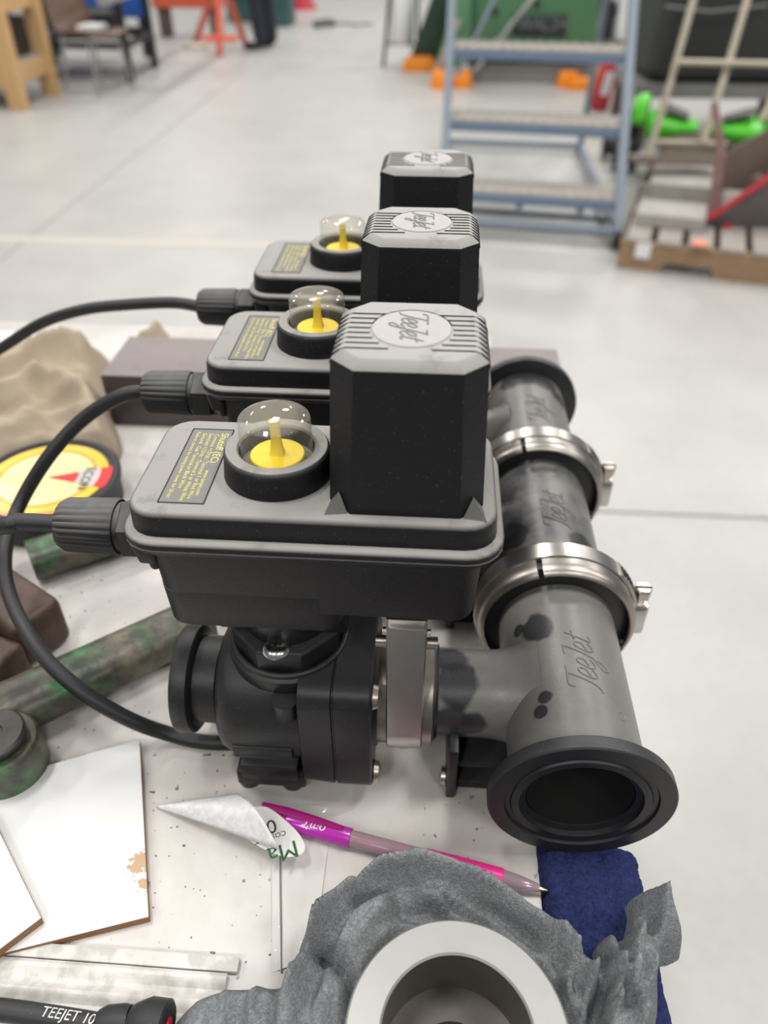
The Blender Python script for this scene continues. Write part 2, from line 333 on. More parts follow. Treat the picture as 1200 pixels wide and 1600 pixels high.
# ------------------------------------------------------------------ workbench and the white board on it
bt = thing('workbench', (-0.42, 0.35, 0), 'dark wooden workbench under the white board', 'table')
s = B(); s.box((-1.0, -0.25, 0.865), (0.064, 0.80, TZ - 0.010)); s.build('worktop', 'bench', bt, (-0.42, 0.35, 0), bevel=0.004)
s = B(); s.box((0.060, -0.24, 0.870), (0.104, 0.215, TZ - 0.0105)); s.build('side_ledge', 'bench', bt, (-0.42, 0.35, 0), bevel=0.004)
for lx in (-0.93, 0.01):
    for ly in (-0.18, 0.70):
        s = B(); s.box((lx - .04, ly - .04, 0), (lx + .04, ly + .04, 0.865)); s.build('leg', 'bench', bt, (-0.42, 0.35, 0), bevel=0.004)
s = B(); s.box((-0.98, -0.23, TZ - 0.0098), (at(840, 1330, TZ).x, 0.785, TZ))
tag(s.build('white_board', 'board', at=(-0.42, 0.35, TZ - .0098), bevel=0.0015), 'large dirty white board covering the bench top under the valves', 'board')

# ------------------------------------------------------------------ motorised valve
VO = Vector((-0.06, YC, TZ))
def make_valve():
    v = thing('motorised_valve', VO, '', 'valve', 'motorised valves along the manifold')
    def pt(b, name, m, parent=v, **k): return b.build(name, m, parent, VO, **k)
    Y = lambda d: YC + d
    # lower housing
    b = B(); b.rrect([(1.0825, -.1095, .0235, Y(-.0365), Y(.0365), .010), (1.0510, -.1084, .0214, Y(-.0347), Y(.0347), .009), (1.0500, -.1076, .0206, Y(-.0340), Y(.0340), .008)])
    b.rrect([(1.0600, -.10875, -.0330, Y(-.03523), Y(.03523), .009), (1.0405, -.1080, -.0335, Y(-.0343), Y(.0343), .009), (1.0388, -.1065, -.0345, Y(-.0330), Y(.0330), .008)])
    hs = pt(b, 'housing', 'black')
    b = B(); b.rrect([(1.0825, -.1180, .0295, Y(-.0382), Y(.0382), .014), (1.0852, -.1195, .0310, Y(-.0395), Y(.0395), .015)]); pt(b, 'rim', 'black', hs)
    b = B(); b.rrect([(1.0830, -.1165, -.1060, Y(-.0345), Y(.0340), .003), (1.0735, -.1150, -.1060, Y(-.0335), Y(.0330), .003)]); b.rrect([(1.0735, -.1120, -.1060, Y(-.0325), Y(.0330), .003), (1.0690, -.1115, -.1060, Y(-.0320), Y(.0330), .003)]); pt(b, 'hinge_boss', 'black', hs, bevel=.0006)
    # lid
    b = B(); b.rrect([(1.0858, -.1195, .0310, Y(-.0395), Y(.0395), .015), (1.0880, -.1195, .0310, Y(-.0395), Y(.0395), .015), (1.0890, -.1185, .0300, Y(-.0385), Y(.0385), .014),
                      (1.0892, -.1165, .0280, Y(-.0352), Y(.0352), .0125), (1.0975, -.1160, .0275, Y(-.0348), Y(.0348), .012), (1.0992, -.1155, .0270, Y(-.0343), Y(.0343), .0115), (1.1000, -.1140, .0255, Y(-.0328), Y(.0328), .010)])
    lid = pt(b, 'lid', 'black', angle=50)
    # nameplate with printed lines
    b = B(); x0, x1, ya, yb = -.1035, -.0855, Y(-.0272), Y(.0262)
    b.rrect([(1.0996, x0, x1, ya, yb, .0015), (1.10012, x0, x1, ya, yb, .0015)]); npl = pt(b, 'nameplate', 'label', v)
    b = B()
    for (a, c) in (((x0, ya), (x1, ya)), ((x1, ya), (x1, yb)), ((x1, yb), (x0, yb)), ((x0, yb), (x0, ya))): b.bar((*a, 1.1001), (*c, 1.1001), .0004, .0004)
    pt(b, 'nameplate_border', 'dark', npl)
    b = B()
    for (txt, sz, x, u0) in (('Shutoff (EC)', .0046, -.0900, .0020), ('Common +12Vdc : Terminal 1 or Red Wire', .0026, -.0928, .0030), ('Switched +12Vdc : Terminal 2 or White Wire', .0026, -.0955, .0025),
                             ('Ground : Cap Terminal or Black Wire', .0026, -.0982, .0025), ('Push-on contact for mating power cover for 20 sec', .0023, -.1010, .0015), ('www.teejet.com', .0026, -.0902, .0300)):
        b.text(txt, sz, lambda u, vv, w, x=x, u0=u0: Vector((x + vv, yb - .001 - u0 - u, 1.10022 + w)))
    pt(b, 'label_text', 'print', npl, smooth=False, fixn=False)
    # tall motor cover
    def octa(z, h, c, hx=None): 
        hx = hx or h; cx = -.0077
        return [Vector((cx + a, Y(d), z)) for (a, d) in ((hx - c, -h), (hx, -h + c), (hx, h - c), (hx - c, h), (-hx + c, h), (-hx, h - c), (-hx, -h + c), (-hx + c, -h))]
    b = B(); b.loft([octa(1.0995, .0296, .0088), octa(1.1578, .0274, .0088), octa(1.1590, .0270, .0085), octa(1.1618, .0238, .0072), octa(1.1622, .0230, .0070)])
    for sx in (-1, 1):
        for sy in (-1, 1):
            cx, cy, h, c = -.0077, YC, .0295, .0088
            a = Vector((cx + sx * (h - c + .001), cy + sy * h, 1.0998)); d = Vector((cx + sx * h, cy + sy * (h - c + .001), 1.0998)); m_ = (a + d) / 2
            e = m_ + Vector((sx * .0052, sy * .0052, 0)); t = m_ + Vector((-sx * .0003, -sy * .0003, .0075)); b.add([a, d, e, t], [(0, 1, 2), (0, 1, 3), (1, 2, 3), (2, 0, 3)])
    cov = pt(b, 'motor_cover', 'tower', angle=25)
    b = B(); cx, bx, by = -.0077, .0143, .0152
    for k in range(8):
        yy = -.0150 + k * .00405; inner = bx * math.sqrt(max(0, 1 - ((yy + .0004) / by) ** 2)) + .0007 if abs(yy) < by else .0012
        inner = max(inner, .0075)
        for sx in (-1, 1):
            p = [(inner, 1.1622), (.0220, 1.1622), (.0242, 1.1614), (.0262, 1.1598), (.0276, 1.1566)]
            up = [(inner, 1.1627), (.0222, 1.1627), (.0246, 1.1618), (.0267, 1.1601), (.0280, 1.1566)]
            rings = []
            for (a0, b0), (a1, b1) in zip(p, up):
                rings.append([Vector((cx + sx * a0, Y(yy - .00185), b0 - .0006)), Vector((cx + sx * a1, Y(yy - .00165), b1)), Vector((cx + sx * a1, Y(yy + .0014), b1 - .00035)), Vector((cx + sx * a0, Y(yy + .0018), b0 - .0006))])
            b.loft(rings)
    pt(b, 'grip_ribs', 'tower', cov, angle=40)
    b = B(); rings = []
    for (k, z) in ((1.0, 1.1615), (1.0, 1.1624), (.985, 1.1627)): rings.append([Vector((cx + bx * k * math.cos(2 * math.pi * i / 56), Y(by * k * math.sin(2 * math.pi * i / 56)), z)) for i in range(56)])
    b.loft(rings); bd = pt(b, 'badge', 'badge', cov)
    b = B(); b.tube([Vector((cx + (bx + .0003) * math.cos(2 * math.pi * i / 56), Y((by + .0003) * math.sin(2 * math.pi * i / 56)), 1.1624)) for i in range(2, 27)], .00035, 5); pt(b, 'badge_groove', 'dark', bd)
    b = B(); sc = .0098; script_word(b, lambda u, vv: Vector((cx - .0042 + vv * sc, Y(.0128 - u * sc), 1.1627)), .00036); pt(b, 'badge_script', 'badge_ink', bd)
    # position indicator
    ox, oy = -.0605, Y(-.0022)
    b = B(); b.lathe([(.0215, 1.0996), (.0222, 1.1002), (.0212, 1.1104), (.0203, 1.1118), (.0160, 1.1118), (.0152, 1.1110), (.0150, 1.1040), (.0, 1.1040)], (ox, oy, 0), n=64); ring = pt(b, 'indicator_ring', 'black')
    b = B(); b.lathe([(.0147, 1.1042), (.0143, 1.1236), (.0141, 1.1244), (.0136, 1.1249), (.0080, 1.1262), (.0, 1.1267)], (ox, oy, 0), n=56); pt(b, 'dome', 'dome')
    b = B(); b.lathe([(.0110, 1.1042), (.0110, 1.1078), (.0106, 1.1082), (.0, 1.1082)], (ox, oy, 0), n=48); dsc = pt(b, 'indicator_disc', 'yellow')
    b = B()
    b.rrect([(1.1080, ox - .0030, ox + .0030, oy - .0026, oy + .0026, .0008), (1.1100, ox - .0026, ox + .0026, oy - .0018, oy + .0018, .0006), (1.1160, ox - .0018, ox + .0018, oy - .0014, oy + .0014, .0006), (1.1235, ox - .0021, ox + .0021, oy - .0010, oy + .0010, .0005)], 2); pt(b, 'pointer', 'yellow', dsc)
    # cable gland on the left end
    gz = 1.0640
    b = B()
    def gear(x, r, flutes, depth): return [Vector((x, Y((r - (depth if (i % 4) in (0,) and math.sin(2 * math.pi * i / 96) > -2 else 0)) * math.cos(2 * math.pi * i / 96)), gz + (r - (depth if (i % 4) == 0 else 0)) * math.sin(2 * math.pi * i / 96))) for i in range(96)]
    b.loft([gear(-.1625, .0082, 24, 0), gear(-.1615, .0105, 24, .0003), gear(-.1585, .0122, 24, .0005), gear(-.1365, .0129, 24, .0005), gear(-.1350, .0122, 24, .0)]); gl = pt(b, 'gland_nut', 'gland', angle=30)
    b = B()
    for (xa, xb, r) in ((-.1355, -.1325, .0112), ): b.lathe([(r, xa), (r, xb)], (0, YC, gz), 'x', 32)
    hexr = lambda x, r: [Vector((x, Y(r * math.cos(R(60 * i + 30))), gz + r * math.sin(R(60 * i + 30)))) for i in range(6)]
    b.loft([hexr(-.1325, .0130), hexr(-.1318, .0137), hexr(-.1225, .0137), hexr(-.1218, .0130)]); b.lathe([(.0105, -.1220), (.0105, -.1080)], (0, YC, gz), 'x', 32); pt(b, 'gland_body', 'gland', gl, angle=25)
    # neck between housing and ball body
    nx = -.0640
    b = B(); b.lathe([(.0290, .9905), (.0298, .9925), (.0298, .9985), (.0282, 1.0000)], (nx, YC, 0), n=56); nk = pt(b, 'collar', 'body')
    b = B(); b.lathe([(.0272 + .0016 * math.cos(t), 1.0008 + .0016 * math.sin(t)) for t in [2 * math.pi * i / 10 for i in range(11)]], (nx, YC, 0), n=48); pt(b, 'o_ring', 'flange', nk)
    b = B(); ring8 = lambda z, r: [Vector((nx + r * math.cos(R(45 * i + 22.5)), Y(r * math.sin(R(45 * i + 22.5))), z)) for i in range(8)]
    b.loft([ring8(1.0010, .0272), ring8(1.0125, .0272), ring8(1.0138, .0262)]); pt(b, 'octagon_nut', 'body', nk, angle=25, bevel=.0005)
    b = B(); b.lathe([(.0205, 1.0130), (.0205, 1.0400)], (nx, YC, 0), n=40); b.box((nx - .030, Y(-.012), 1.0150), (nx + .030, Y(.012), 1.0395)); pt(b, 'stem_housing', 'body', nk, bevel=.001)
    # cross head screw on the nut's front facet
    so = Vector((nx - .0015, Y(-.0222), 1.0132)); b = B()
    b.lathe([(.0064, 0), (.0066, .0008), (.0058, .0026), (.0040, .0037), (.0, .0042)], so, n=32); sc1 = pt(b, 'screw', 'chrome')
    b = B(); b.box(so + Vector((-.0026, -.0006, .0030)), so + Vector((.0026, .0006, .0044))); b.box(so + Vector((-.0006, -.0026, .0030)), so + Vector((.0006, .0026, .0044))); pt(b, 'cross_slot', 'dark', sc1)
    # ball body
    b = B(); b.lathe([(.0215, -.1000), (.0300, -.0985), (.0335, -.0965), (.0358, -.0925), (.0366, -.0870), (.0366, -.0440), (.0300, -.0430)], (0, YC, ZA), 'x', 64)
    bd2 = pt(b, 'ball_body', 'body', angle=40)
    b = B(); b.box((-.0900, Y(-.0375), .9490), (-.0600, Y(.0375), .9580)); b.box((-.0885, Y(-.0355), .9280), (-.0590, Y(.0355), .9400)); b.box((-.0550, Y(-.0372), .9430), (-.0500, Y(.0372), .9900)); pt(b, 'body_panel', 'body', bd2, bevel=.0015)
    b = B(); b.lathe([(.0048, 0), (.0062, .002), (.0062, .012)], (-.0620, Y(-.0315), .9780), n=28); pt(b, 'spigot', 'body', bd2)
    b = B(); b.box((-.0920, Y(-.0335), .9195), (-.0560, Y(.0335), .9310)); base = pt(b, 'mounting_foot', 'body', bd2, bevel=.0015)
    for px in (-.0870, -.0640):
        for sy in (-1, 1):
            b = B(); b.lathe([(.0062, TZ), (.0065, TZ + .001), (.0065, .9200)], (px, Y(sy * .0265), 0), n=24); pt(b, 'foot_pad', 'flange', base)
    b = B(); b.text('TEEJET 7', .0042, lambda u, vv, w: Vector((-.0830 + u, Y(-.0356), .9300 + vv))); pt(b, 'moulded_letters', 'flange', bd2, fixn=False, smooth=False)
    sq = lambda x, h, r: [Vector((x, YC + p.y, ZA + p.x)) for p in [Vector((cx2 + r * math.cos(R(st + 90 * i / 5)), cy2 + r * math.sin(R(st + 90 * i / 5)), 0)) for (cx2, cy2, st) in ((h - r, h - r, 0), (-h + r, h - r, 90), (-h + r, -h + r, 180), (h - r, -h + r, 270)) for i in range(6)]]
    b = B(); b.loft([sq(-.0565, .0350, .016), sq(-.0555, .0372, .012), sq(-.0402, .0375, .010), sq(-.0398, .0366, .010), sq(-.0392, .0366, .010), sq(-.0388, .0375, .010), sq(-.0220, .0375, .010), sq(-.0212, .0368, .010)]); cap = pt(b, 'end_cap', 'body', angle=30)
    b = B(); b.lathe([(.0300, -.0214), (.0285, -.0195), (.0235, -.0190), (.0235, -.0080)], (0, YC, ZA), 'x', 48); pt(b, 'outlet_neck', 'body', cap)
    for sy in (-1, 1):
        for sz in (-1, 1):
            b = B(); b.lathe([(.0055, -.0216), (.0060, -.0205), (.0052, -.0182), (.0028, -.0170), (0, -.0168)], (0, Y(sy * .0295), ZA + sz * .0295), 'x', 24); pt(b, 'bolt', 'bolt', cap)
    # inlet flange
    b = B(); b.lathe([(.0225, -.1010), (.0225, -.1125), (.0262, -.1128), (.0278, -.1140), (.0282, -.1165), (.0282, -.1210), (.0276, -.1222), (.0200, -.1224), (.0185, -.1215), (.0185, -.1000), (.0225, -.1000)], (0, YC, ZA), 'x', 56); pt(b, 'inlet_flange', 'body')
    return v
valve = make_valve()
VL = ['nearest motorised valve, yellow indicator in focus, clear script badge on its tall cover',
      'middle motorised valve of the three, its cable looping down in front',
      'farthest motorised valve of the three, partly hidden behind the others']
valves = [valve]
for k in (1, 2):
    c = copy_tree(valve); c.location = VO + Vector((0, SP * k, 0)); valves.append(c)
for o, l in zip(valves, VL): o['label'] = l
# cables, one part of each valve
def cable(i, pts, r=.0041):
    o = VO + Vector((0, SP * i, 0)); b = B(); b.tube(spline(pts, 10), r, 14); b.build('cable', 'rubber', valves[i], o)
g = lambda i, dx=0: Vector((-.162 + dx, YC + SP * i, 1.064))
cable(0, [g(0, .006), g(0), g(0, -.02), at(0, 822, 1.062), at(-150, 835, 1.045), at(-330, 900, 1.0), at(-480, 1010, .935)])
cable(1, [g(1, .006), g(1), aty(190, 618, .374), aty(130, 655, .372), aty(75, 715, .36), aty(30, 790, .345), at(8, 860, .992), at(15, 930, .978), at(60, 1015, .965), at(125, 1078, .955), at(200, 1123, .938), at(265, 1147, .921), at(325, 1160, TZ + .0042), at(420, 1160, TZ + .0042)])
cable(2, [g(2, .006), g(2), aty(270, 473, .505), aty(200, 476, .51), aty(130, 484, .515), aty(65, 505, .52), aty(0, 545, .52), aty(-90, 600, .51), at(-200, 680, .97), at(-300, 740, .93)])

# ------------------------------------------------------------------ manifold tees
TX, PR = 0.0755, 0.0316
def make_tee(i, spots, label):
    o = Vector((TX, YC + SP * i, TZ)); yc = o.y; m = tee_mat(i, spots)
    t = thing('manifold_tee', o, label, 'pipe tee', 'pipe tees of the manifold')
    def pt(b, name, mm, parent=t, **k): return b.build(name, mm, parent, o, **k)
    b = B(); b.lathe([(PR, -.054), (PR, .054), (.0245, .054), (.0245, -.054), (PR, -.054)], (TX, yc, ZA), 'y', 72); pipe = pt(b, 'pipe', m)
    b = B(); b.lathe([(.0240, -.0555), (.0240, .0555)], (TX, yc, ZA), 'y', 48); b.f = b.f[:-2]; b.mi = b.mi[:-2]; pt(b, 'bore_shade', 'dark', pipe)  # near-black sleeve painting the shade inside the pipe
    if i == 2: b = B(); b.lathe([(.0243, .020), (.0243, .026)], (TX, yc, ZA), 'y', 40); pt(b, 'bore_light_stop', 'dark', pipe)  # unseen disc added so no light shows through the bore
    for s in (-1, 1):
        b = B(); b.lathe([(PR, s * .0505), (.0395, s * .0522), (.0418, s * .0530), (.0422, s * .0540), (.0422, s * .0592), (.0415, s * .0598), (.0345, s * .0598), (.0340, s * .0585), (.0318, s * .0585), (.0312, s * .0594), (.0278, s * .0594), (.0272, s * .0570), (.0245, s * .0560), (.0243, s * .0500), (PR, s * .0505)], (TX, yc, ZA), 'y', 72)
        pt(b, 'pipe_flange', 'flange')
    # branch towards the valve
    b = B(); b.lathe([(.0222, .0100), (.0222, .0330), (.0226, .0400), (.0240, .0460), (.0268, .0520), (.0300, .0580)], (0, yc, ZA), 'x', 56); br = pt(b, 'branch', m)
    b = B(); b.lathe([(.0232, .0100), (.0248, .0085), (.0248, .0020), (.0190, .0020), (.0190, .0100), (.0232, .0100)], (0, yc, ZA), 'x', 48); pt(b, 'branch_flange', 'flange', br)
    # foot bracket below the branch
    b = B(); b.box((.0165, yc - .0315, TZ + .0005), (.0215, yc + .012, .9560)); br2 = pt(b, 'foot_bracket', 'flange', bevel=.0012)
    b = B(); b.box((.0205, yc - .0225, .9300), (.0560, yc + .010, .9345)); b.box((.0205, yc - .0250, TZ + .0005), (.0560, yc + .010, .9210)); pt(b, 'foot_rail', 'flange', br2, bevel=.001)
    b = B(); b.lathe([(.0045, .0168), (.0052, .0160), (.0048, .0138), (0, .0128)], (0, yc - .0235, .9235), 'x', 20); pt(b, 'bracket_bolt', 'bolt', br2)
    # raised script on top of the pipe
    b = B(); sc = .0150
    script_word(b, lambda u, v: Vector((TX + (PR + .0001) * math.sin(.12 - (v - .4) * sc / PR), yc - .0205 + u * sc, ZA + (PR + .0001) * math.cos(.12 - (v - .4) * sc / PR))), .00045)
    pt(b, 'raised_script', m, pipe)
    b = B(); b.tube([Vector((TX + PR * math.sin(.62 + .07 * math.cos(a)), yc - .030 + .0022 * math.sin(a), ZA + PR * math.cos(.62 + .07 * math.cos(a)))) for a in [2 * math.pi * k / 16 for k in range(17)]], .0003, 5); pt(b, 'mould_mark', m, pipe)
    return t
DK = (0.018, 0.019, 0.023)
make_tee(0, [((-.016, .022, .0755), .0092, DK), ((-.0245, .026, .068), .004, DK), ((-.0185, -.0295, .0735), .0036, DK), ((-.0160, -.0225, .0750), .0038, DK), ((-.057, -.010, .066), .0115, DK), ((-.060, -.018, .048), .0125, DK), ((-.060, .004, .0705), .0090, DK), ((-.048, -.018, .050), .008, DK)],
         'nearest grey pipe tee with an open black flange facing the viewer')
make_tee(1, [((-.022, -.02, .071), .010, DK), ((.016, -.030, .074), .010, DK)],
         'middle grey pipe tee with dark stains between the two band clamps')
make_tee(2, [((-.012, .044, .078), .012, DK), ((.010, .042, .078), .012, DK), ((.024, .028, .07), .009, DK), ((.0, .046, .080), .012, DK)],
         'farthest grey pipe tee ending in a black flange by the steel beam')

# ------------------------------------------------------------------ band clamps on the manifold joints
def make_clamp(k, label):
    yj = YC + SP * (k + .5); o = Vector((TX, yj, TZ)); t = thing('band_clamp', o, label, 'hose clamp', 'band clamps on the manifold')
    def pt(b, name, mm, parent=t, **kw): return b.build(name, mm, parent, o, **kw)
    pr = [(.0400, -.0125), (.0408, -.0130), (.0424, -.0122), (.0440, -.0098), (.0446, -.0060), (.0446, .0095), (.0430, .0118), (.0400, .0125), (.0400, .0110), (.0424, .0085), (.0424, -.0070), (.0400, -.0105), (.0400, -.0125)]
    for (a, c) in ((97, 210), (213.5, 326), (329.5, 453)):
        b = B(); b.lathe([(r, h) for r, h in pr], (TX, yj, ZA), 'y', 40, R(a + 13), R(c + 13)); pt(b, 'clamp_segment', 'steel_dull', angle=30)
    b = B(); b.lathe([(.0448, -.0020), (.0455, -.0016), (.0455, .0092), (.0448, .0096), (.0448, -.0020)], (TX, yj, ZA), 'y', 96); band = pt(b, 'band', 'steel')
    b = B()
    b.lathe([(.0456, -.0018), (.0462, -.0014), (.0462, .0090), (.0456, .0094), (.0456, -.0018)], (TX, yj, ZA), 'y', 24, R(8), R(46)); tail = pt(b, 'band_tail', 'steel', band)
    b = B()
    for q in range(8):
        a = R(14 + q * 4); c = Vector((TX + .0463 * math.cos(a), yj + .0038, ZA + .0463 * math.sin(a))); tn = Vector((-math.sin(a), 0, math.cos(a)))
        b.bar(c + Vector((0, -.0034, 0)) - tn * .0006, c + Vector((0, .0034, 0)) + tn * .0006, .0011, .0007, up=(math.cos(a), 0, math.sin(a)))
    pt(b, 'band_slots', 'dark', tail)
    # worm screw housing on the right
    hx = TX + .0475
    b = B(); b.rrect([(ZA - .0110, hx - .0055, hx + .0035, yj - .0020, yj + .0096, .002), (ZA - .0095, hx - .0060, hx + .0045, yj - .0030, yj + .0106, .003), (ZA + .0080, hx - .0060, hx + .0045, yj - .0030, yj + .0106, .003), (ZA + .0095, hx - .0055, hx + .0035, yj - .0020, yj + .0096, .002)]); pt(b, 'screw_housing', 'steel')
    b = B(); sz = ZA + .0095; sy = yj + .0038
    b.lathe([(.0030, sz - .002), (.0030, sz + .0035), (.0052, sz + .0040), (.0052, sz + .0095), (.0046, sz + .0105), (.0, sz + .0107)], (hx, sy, 0), n=6); sw = pt(b, 'worm_screw', 'bolt', angle=25)
    b = B(); b.box((hx - .0046, sy - .0006, sz + .0085), (hx + .0046, sy + .0006, sz + .0109)); pt(b, 'screw_slot', 'dark', sw)
make_clamp(0, 'nearer silver band clamp on the manifold, slotted band end showing')
make_clamp(1, 'farther silver band clamp on the manifold beside the middle valve')

# ------------------------------------------------------------------ hinged clamps between each valve and its tee
def make_flange_clamp(k, label):
    yc = YC + SP * k; o = Vector((-.006, yc, TZ)); t = thing('flange_clamp', o, label, 'pipe clamp', 'hinged clamps between valves and tees')
    def pt(b, name, mm, parent=t, **kw): return b.build(name, mm, parent, o, **kw)
    for s in (-1, 1):
        b = B(); x = -.0060 + s * .0105; b.lathe([(.0252, x - .003), (.0268, x - .0032), (.0272, x - .0028), (.0272, x + .0028), (.0268, x + .0032), (.0252, x + .003), (.0252, x - .003)], (0, yc, ZA), 'x', 56); pt(b, 'rim_ring', 'steel_dull')
    b = B(); b.lathe([(.0275, -.0148), (.0287, -.0148), (.0293, -.0142), (.0293, .0022), (.0287, .0028), (.0275, .0028), (.0275, -.0148)], (0, yc, ZA), 'x', 72, R(180), R(420))
    b.add([(x_, yc - y_, z_) for z_ in (ZA - .0005, 1.0440) for (x_, y_) in ((-.0148, .0275), (-.0148, .0287), (-.0142, .0293), (.0022, .0293), (.0028, .0287), (.0028, .0275))], [(i, (i + 1) % 6, 6 + (i + 1) % 6, 6 + i) for i in range(6)] + [(0, 1, 2, 3, 4, 5), (11, 10, 9, 8, 7, 6)])
    bd = pt(b, 'band', 'steel', angle=40)
    a = R(228); c = Vector((-.0060, yc + .0293 * math.cos(a), ZA + .0293 * math.sin(a))); nn = Vector((0, math.cos(a), math.sin(a)))
    b = B(); tx = Vector((1, 0, 0)); ty = nn.cross(tx); b.tube([c + (tx * math.cos(q) + ty * math.sin(q)) * .0031 + nn * .0001 for q in [2 * math.pi * i / 24 for i in range(25)]], .00035, 6); b.loft([[c + nn * .0002 + (tx * math.cos(q) + ty * math.sin(q)) * .0028 for q in [2 * math.pi * i / 20 for i in range(20)]], [c + nn * -.001 + (tx * math.cos(q) + ty * math.sin(q)) * .0028 for q in [2 * math.pi * i / 20 for i in range(20)]]]); pt(b, 'rivet', 'steel_dull', bd)
    # hinge block and pins above the band
    b = B(); b.box((-.0140, yc - .0302, 1.0385), (.0020, yc - .0215, 1.0450)); pt(b, 'latch_block', 'steel', bevel=.0012)
    b = B(); b.tube([(-.0195, yc - .0245, 1.0255), (.0078, yc - .0245, 1.0255)], .0030, 12); pt(b, 'hinge_pin', 'steel_dull')
    b = B(); b.tube([(-.0165, yc - .0270, 1.0345), (.0045, yc - .0270, 1.0345)], .0018, 10); pt(b, 'cross_pin', 'steel')
    return t
fc = make_flange_clamp(0, 'steel hinged clamp with a round rivet beside the nearest valve body')
for k, l in ((1, 'steel hinged clamp under the middle valve box, mostly hidden'), (2, 'steel hinged clamp under the farthest valve box, mostly hidden')):
    c = copy_tree(fc); c.location.y += SP * k; c['label'] = l

# ------------------------------------------------------------------ things on the board
def flat_piece(name, corners, z0, z1, top, edge, label, cat, origin=None):
    """a flat sheet: a top layer over a core of another colour"""
    c = [Vector((p[0], p[1], 0)) for p in corners]; o = origin or Vector((sum(p.x for p in c) / len(c), sum(p.y for p in c) / len(c), z0))
    o = Vector((o.x, o.y, z0)); t = thing(name, o, label, cat)
    b = B(); zt = z1 - .0006; b.loft([[p + Vector((0, 0, z0)) for p in c], [p + Vector((0, 0, zt)) for p in c]]); b.build('core', edge, t, o, bevel=.0003, seg=1)
    b = B(); b.loft([[p + Vector((0, 0, zt)) for p in c], [p + Vector((0, 0, z1)) for p in c]]); b.build('facing', top, t, o, bevel=.0002, seg=1)
    return t
zb = TZ + .0055
A = [at(40, 1205, zb), at(218, 1155, zb), at(232, 1432, zb), at(0, 1490, zb)]
A = [A[3] + (A[3] - A[2]) * .9, A[2], A[1], A[1] + (A[0] - A[1]) * 2.0]
AO = Vector(((A[1].x + A[2].x) / 2 - .045, (A[1].y + A[2].y) / 2 - .03, TZ))
M['melamine'] = mat('white_melamine', (0.74, 0.745, 0.75), 0.16, var=[(5, (0.77, 0.765, 0.75), 0.6)], spots=[(at(x_, y_, zb) - AO, r_, (0.50, 0.34, 0.19), 350, .014) for x_, y_, r_ in ((218, 1348, .0055), (230, 1380, .0045))])
flat_piece('laminated_board', A, TZ + .0002, zb, 'melamine', 'hardboard', 'large white laminated board with chipped brown edge, lower left', 'board', AO)
zb2 = zb + .0055
Q = [at(0, 1302, zb2), at(64, 1434, zb2), at(0, 1482, zb2)]
Q = [Q[1], Q[1] + (Q[0] - Q[1]) * 2.2, Q[1] + (Q[0] - Q[1]) * 2.2 + (Q[2] - Q[1]) * 2, Q[1] + (Q[2] - Q[1]) * 2.4]
flat_piece('laminated_offcut', Q, zb + .0002, zb2, 'melamine2', 'hardboard', 'small white offcut lying on top of the larger laminated board', 'board')
# corrugated card strip at the front: facing with fluted ridges
cs = [at(-260, 1488, TZ + .003), at(375, 1496, TZ + .003)]
o = Vector((-.16, .10, TZ + .0002)); t = thing('card_strip', o, 'grubby white corrugated card strip along the lower left edge', 'cardboard')
b = B(); yb = cs[1].y; x0, x1 = -.34, cs[1].x
b.box((x0, yb - .0060, TZ + .0002), (x1, yb, TZ + .0032)); b.build('front_flap', 'card', t, o, bevel=.0004)
b = B()
rows = []
for k in range(60):
    yy = yb - .0065 - k * .0016; rows.append([Vector((x, yy, TZ + .0026 + .0013 * math.sin(k * 1.05) + .0005 * mnoise.noise(Vector((x * 60, yy * 60, 3))))) for x in [x0 + (x1 - .004 - x0) * i / 60 for i in range(61)]])
b.loft(rows, False, False, False); b.build('fluted_sheet', 'card', t, o)
# glossy tape strips over a seam in the board
b = B(); p = [at(425, 1255, TZ), at(520, 1262, TZ), at(490, 1500, TZ), at(425, 1520, TZ)]
rows = [[p[0].lerp(p[3], i / 30).lerp(p[1].lerp(p[2], i / 30), j / 12) + Vector((0, 0, .0006 + .0004 * math.sin(j * .9 + i * .15) + .0003 * mnoise.noise(Vector((i * .4, j * .5, 1))))) for j in range(13)] for i in range(31)]
b.loft(rows, False, False, False); tag(b.build('packing_tape', 'tape', at=p[0].lerp(p[2], .5)), 'shiny packing tape strip stuck on the board beside the grey cloth', 'tape')
b = B(); b.bar(at(437, 1262, TZ + .0006), at(440, 1520, TZ + .0006), .0007, .0008); tag(b.build('board_seam', 'joint', at=at(438, 1400, TZ)), 'dark thin seam line running down the white board near the tape', 'seam')

# pen
pz = TZ + .0048; pa, pb = at(408, 1272, pz), at(857, 1392, pz); dx = (pb - pa); PL = dx.length; dx.normalize()
pen = thing('ballpoint_pen', Vector((pa.x, pa.y, TZ)), 'pink and purple ballpoint pen lying on the white board', 'pen')
def seg(name, prof, m, parent=pen, n=20):
    b = B(); q = Matrix.Translation(pa) @ dx.to_track_quat('Z', 'Y').to_matrix().to_4x4()
    b.lathe([(r, h * PL) for r, h in prof], (0, 0, 0), 'z', n); b.v = [q @ p for p in b.v]; return b.build(name, m, parent, (pa.x, pa.y, TZ))
seg('cap_end', [(0, 0), (.0030, .004), (.0042, .03), (.0044, .13)], 'magenta')
seg('cap', [(.0047, .10), (.0047, .328), (.0044, .331)], 'purple')
seg('barrel', [(.0040, .33), (.0040, .60)], 'pen_clear'); seg('ink_tube', [(.0024, .33), (.0024, .60)], 'pink')
seg('grip', [(.0043, .585), (.0047, .595), (.0047, .845), (.0041, .853)], 'pink')
